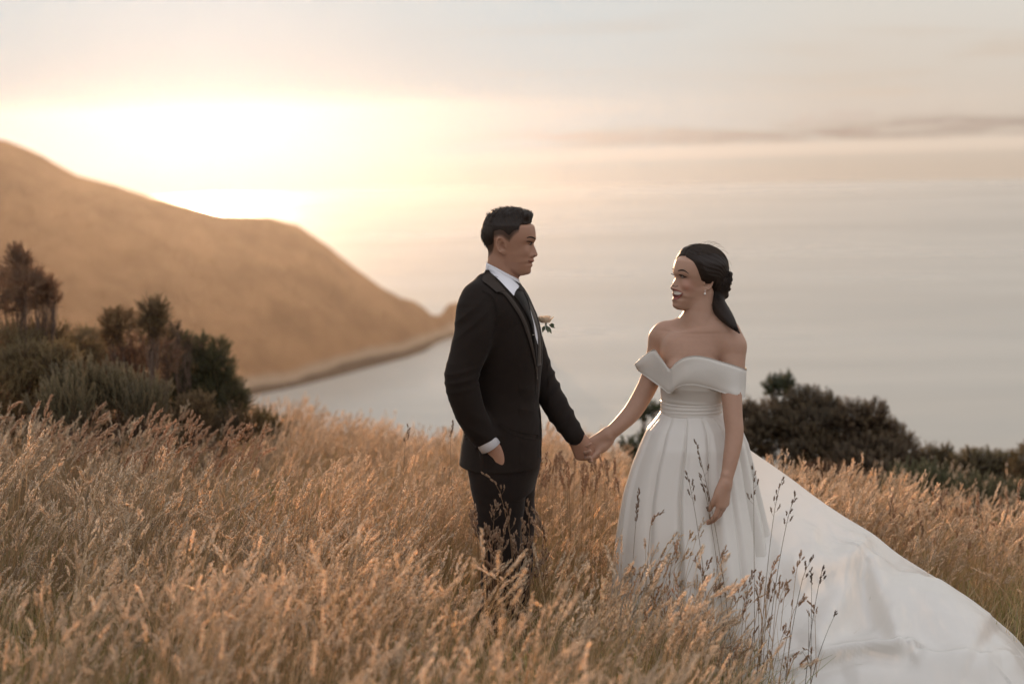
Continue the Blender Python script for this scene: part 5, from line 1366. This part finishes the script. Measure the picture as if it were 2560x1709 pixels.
# folds, drawn as ridges between points of the photo; projected on the sheet by nearest pixel
D = (V - CP); dep_ = D @ CF; SX = CX + (D @ CR) / dep_ * FPX; SY = CY - (D @ CU) / dep_ * FPX
def ridge_(pts, wd, amp, skew=0.0):
    pts = spline(np.array([Z6(*p) for p in pts]), 6); best = np.full(SX.shape, 1e9); sgn = np.zeros(SX.shape); tt = np.zeros(SX.shape)
    for i in range(len(pts) - 1):
        a, b_ = pts[i], pts[i + 1]; ab = b_ - a; L2 = ab @ ab
        t = np.clip(((SX - a[0]) * ab[0] + (SY - a[1]) * ab[1]) / L2, 0, 1); dx = SX - a[0] - t * ab[0]; dy = SY - a[1] - t * ab[1]; d_ = np.hypot(dx, dy)
        m1 = d_ < best; best = np.where(m1, d_, best); sgn = np.where(m1, np.sign(dx * ab[1] - dy * ab[0]), sgn); tt = np.where(m1, (i + t) / (len(pts) - 1), tt)
    w1 = wd * (1 + skew * sgn)
    return amp * np.exp(-(best / w1) ** 2 * .5) * np.clip(np.sin(math.pi * np.clip(tt, .08, .92)) * 1.6, 0, 1)
H = np.zeros(SX.shape)
H += ridge_([(1150, 560), (1300, 700), (1450, 810)], 26, .030, .5)
H += ridge_([(1450, 800), (1380, 930), (1150, 1010), (960, 1050)], 24, .035, -.4)
H += ridge_([(1470, 800), (1530, 1050), (1600, 1260), (1680, 1410)], 22, .045, .4)
H += ridge_([(1450, 820), (1350, 1090), (1230, 1300), (1120, 1420)], 24, .030, -.3)
H += ridge_([(1480, 760), (1640, 850), (1780, 960), (1900, 1030)], 26, .030, .4)
H += ridge_([(1090, 1500), (1250, 1440), (1450, 1415), (1620, 1445), (1700, 1430)], 18, .055, .5)
H += ridge_([(1700, 1430), (1850, 1500), (2050, 1520), (2250, 1470)], 24, .035, -.3)
H += ridge_([(1560, 1000), (1780, 1180), (1980, 1400), (2120, 1500)], 60, .045, .3)
H += ridge_([(960, 620), (1100, 760), (1240, 800)], 34, .022)
H += ridge_([(900, 900), (1100, 920), (1300, 860)], 40, .025)
H += ridge_([(1750, 1020), (2000, 1180), (2200, 1360)], 50, .030)
H += ridge_([(1300, 1560), (1500, 1530), (1800, 1600), (2200, 1600)], 40, .03)
H -= ridge_([(1500, 900), (1480, 1100), (1540, 1300)], 44, .030)
H -= ridge_([(1100, 1430), (1300, 1400), (1550, 1390)], 30, .022)
jj = np.linspace(0, 1, nv)[None, :]; H += .016 * fbm(uu[:, None] * 9 + jj * 3, jj * 5 - uu[:, None] * 4, 3, 21) * np.sin(math.pi * jj)
H += .006 * fbm(uu[:, None] * 30 + jj * 9, jj * 16, 2, 31)
H *= 1.3; V[:, :, 2] += H * np.clip(jj * 4.5, .0, 1) ** 1.3; V[:, :, 1] -= H * .35
G_(mesh_obj('train', V.reshape(-1, 3), grid_faces(nu, nv), satin_m))
# rolled corner of the hem
c0 = [Z6(950, 1440), Z6(1000, 1400), Z6(1070, 1372), Z6(1140, 1366)]; c1 = [Z6(960, 1500), Z6(1010, 1480), Z6(1050, 1460), Z6(1085, 1440)]
a_ = spline(np.array(c0), 6); b2 = spline(np.array(c1), 6); V = np.zeros((len(a_), 14, 3))
for i in range(len(a_)):
    for j in range(14):
        t = j / 13; q = a_[i] * (1 - t) + b2[i] * t; V[i, j] = Q(q[0], q[1] + 14 * t, -.42 - .05 * math.sin(math.pi * t)) + np.array([0, 0, .018 * math.sin(math.pi * t * .9)])
G_(mesh_obj('hem_roll', V.reshape(-1, 3), grid_faces(len(a_), 14), satin_m))

# ------------------------------------------------------------------ seed stalks standing in front of the couple
stalk_m = leaf_mat('seed_stalk', False, trans=.35, c_lo=(0.40, 0.28, 0.19), c_hi=(0.52, 0.38, 0.27))
def stalk(acc, tx, ty, bx, Y, kind, L, c=1.0, droop=.3, size=.95, blades=1):
    top = P(tx * KK, ty * KK, Y); b0 = P(bx * KK, 1500 * KK, Y); base = np.array([b0[0], Y + RND.uniform(-.03, .03), float(ground(b0[0], Y)) - .02])
    s = np.linspace(0, 1, 14)[:, None]; h = top[2] - base[2]
    ctl = base + np.array([(top[0] - base[0]) * .25, 0, h * .62])
    pts = (1 - s) ** 2 * base + 2 * s * (1 - s) * ctl + s ** 2 * top
    if droop:
        sg = np.sign(top[0] - base[0]) or 1; k = np.clip((s - .84) / .16, 0, 1); pts = pts + np.array([sg * .03 * droop, 0, -.03 * droop]) * k ** 2
    tube(acc, pts, np.linspace(.0016, .0007, 14), STEMC * .75 * c, 4)
    head_on(acc, pts, L, kind, np.array([.85, .78, .72]) * c, size)
    for k in range(blades):
        q = pts[RND.randint(3, 8)]; a = RND.uniform(0, 6.28); bp = stem_curve(q, RND.uniform(.06, .2), .4, RND.uniform(.5, 1.6), a, 7); blade(acc, bp, .0035, BLADEC * .9 * c)
ST = [  # top x, y, foot x, depth, kind, head length, colour with silhouette shade put in, droop, label
 (1128, 1062, 1216, 4.90, 'cock', .13, 1.25, 1.2, 'pale knotty seed stalk arching left over the thigh of the man'),
 (1163, 1152, 1190, 4.86, 'cock', .10, 1.2, .1, 'upright pale seed stalk in front of the left knee edge of the man'),
 (1212, 1150, 1222, 4.88, 'cock', .12, 1.2, .1, 'thick pale seed stalk standing upright at the right knee edge of the man'),
 (1466, 1122, 1440, 4.75, 'spike', .12, .62, .0, 'dark narrow seed stalk against the left edge of the skirt'),
 (1497, 1150, 1475, 4.8, 'spike', .07, 1.0, 1.2, 'small seed stalk with hooked head at the left of the skirt'),
 (1596, 1012, 1690, 4.72, 'cock', .17, .78, .0, 'tallest thin seed stalk crossing the middle of the skirt'),
 (1576, 1078, 1640, 4.74, 'cock', .12, .8, .1, 'thin seed stalk just left of the tallest one on the skirt'),
 (1610, 1088, 1672, 4.70, 'cock', .16, .75, .2, 'thin seed stalk leaning left beside the hanging hand of the woman'),
 (1728, 1058, 1735, 4.72, 'cock', .15, .8, .1, 'straight thin stalk with few seeds right of the hanging arm'),
 (1790, 1090, 1740, 4.70, 'cock', .14, .8, .3, 'thin stalk leaning right with open seed clusters at the skirt edge'),
 (1822, 1128, 1752, 4.68, 'cock', .12, .7, .2, 'thin stalk leaning right, rightmost of those reaching the upper train'),
 (1856, 1274, 1795, 4.66, 'cock', .08, .7, .4, 'short-headed stalk bending right over the train'),
 (1862, 1314, 1858, 4.60, 'spike', .04, .38, .0, 'dark compact seed head on a straight stem in front of the train'),
 (1886, 1306, 1845, 4.60, 'cock', .06, .4, .0, 'dark forked seed head just right of the compact one'),
 (1918, 1404, 1836, 4.58, 'spike', .02, .35, .0, 'bare thin stem with one tiny dark tip, rightmost before the train'),
 (1030, 975, 1050, 5.9, 'spike', .07, .8, -.6, 'dark seed stalk leaning left beside the back hem of the jacket'),
 (932, 972, 925, 5.9, 'cock', .08, .8, .3, 'knotty seed stalk rising above the grass line left of the man'),
]
for (tx, ty, bx, Y, kd, L, c, dr, lab) in ST:
    a = Acc(); stalk(a, tx, ty, bx, Y, kd, L, c, dr); o = a.build('seed_stalk', stalk_m); tag(o, lab, 'grass stalk', 'tall seed stalks in front of the couple')
a = Acc()
for i in range(64):
    tx = RND.uniform(1450, 1880); ty = 1210 + RND.random() ** .7 * 280 + max(0, (tx - 1700)) * .35
    stalk(a, tx, ty, tx + RND.uniform(-60, 70) * .6 + (0 if tx < 1650 else -30), RND.uniform(4.45, 4.9), RND.choice(['cock', 'cock', 'spike']), RND.uniform(.04, .10), RND.uniform(1.1, 1.8), RND.uniform(0, .6), .95)  # lit stalks: sunlight put in as a brighter colour
for i in range(34):
    tx = RND.uniform(1080, 1250); stalk(a, tx, RND.uniform(1150, 1330), tx + RND.uniform(-25, 25), RND.uniform(4.6, 4.98), RND.choice(['cock', 'spike']), RND.uniform(.05, .09), RND.uniform(.9, 1.25), RND.uniform(0, .8), 1.2)
for i in range(70):
    tx = RND.uniform(1930, 2380); stalk(a, tx, 1060 + (RND.random()) * 130 + (2349 - tx) * .10 + 40, tx + RND.uniform(-20, 20), RND.uniform(6.0, 7.2), RND.choice(['cock', 'spike']), RND.uniform(.07, .12), RND.uniform(1.2, 1.6), RND.uniform(-.3, .6), 1.3)
for i in range(110):
    tx = RND.uniform(-20, 620); stalk(a, tx, 900 + RND.random() * 110 + max(0, tx - 150) * .11, tx - RND.uniform(20, 70), RND.uniform(5.6, 7.3), RND.choice(['cock', 'spike', 'spike']), RND.uniform(.08, .13), RND.uniform(1.45, 1.9), RND.uniform(.2, 1.3), 1.35)
for i in range(60):
    tx = RND.uniform(1180, 1420); stalk(a, tx, 1035 + RND.random() * 60, tx + RND.uniform(-20, 20), RND.uniform(5.6, 6.8), RND.choice(['cock', 'spike', 'spike']), RND.uniform(.05, .09), RND.uniform(1.0, 1.3), RND.uniform(-.2, .6), 1.1)
o = a.build('seed_stalks', stalk_m); tag(o, kind='stuff')
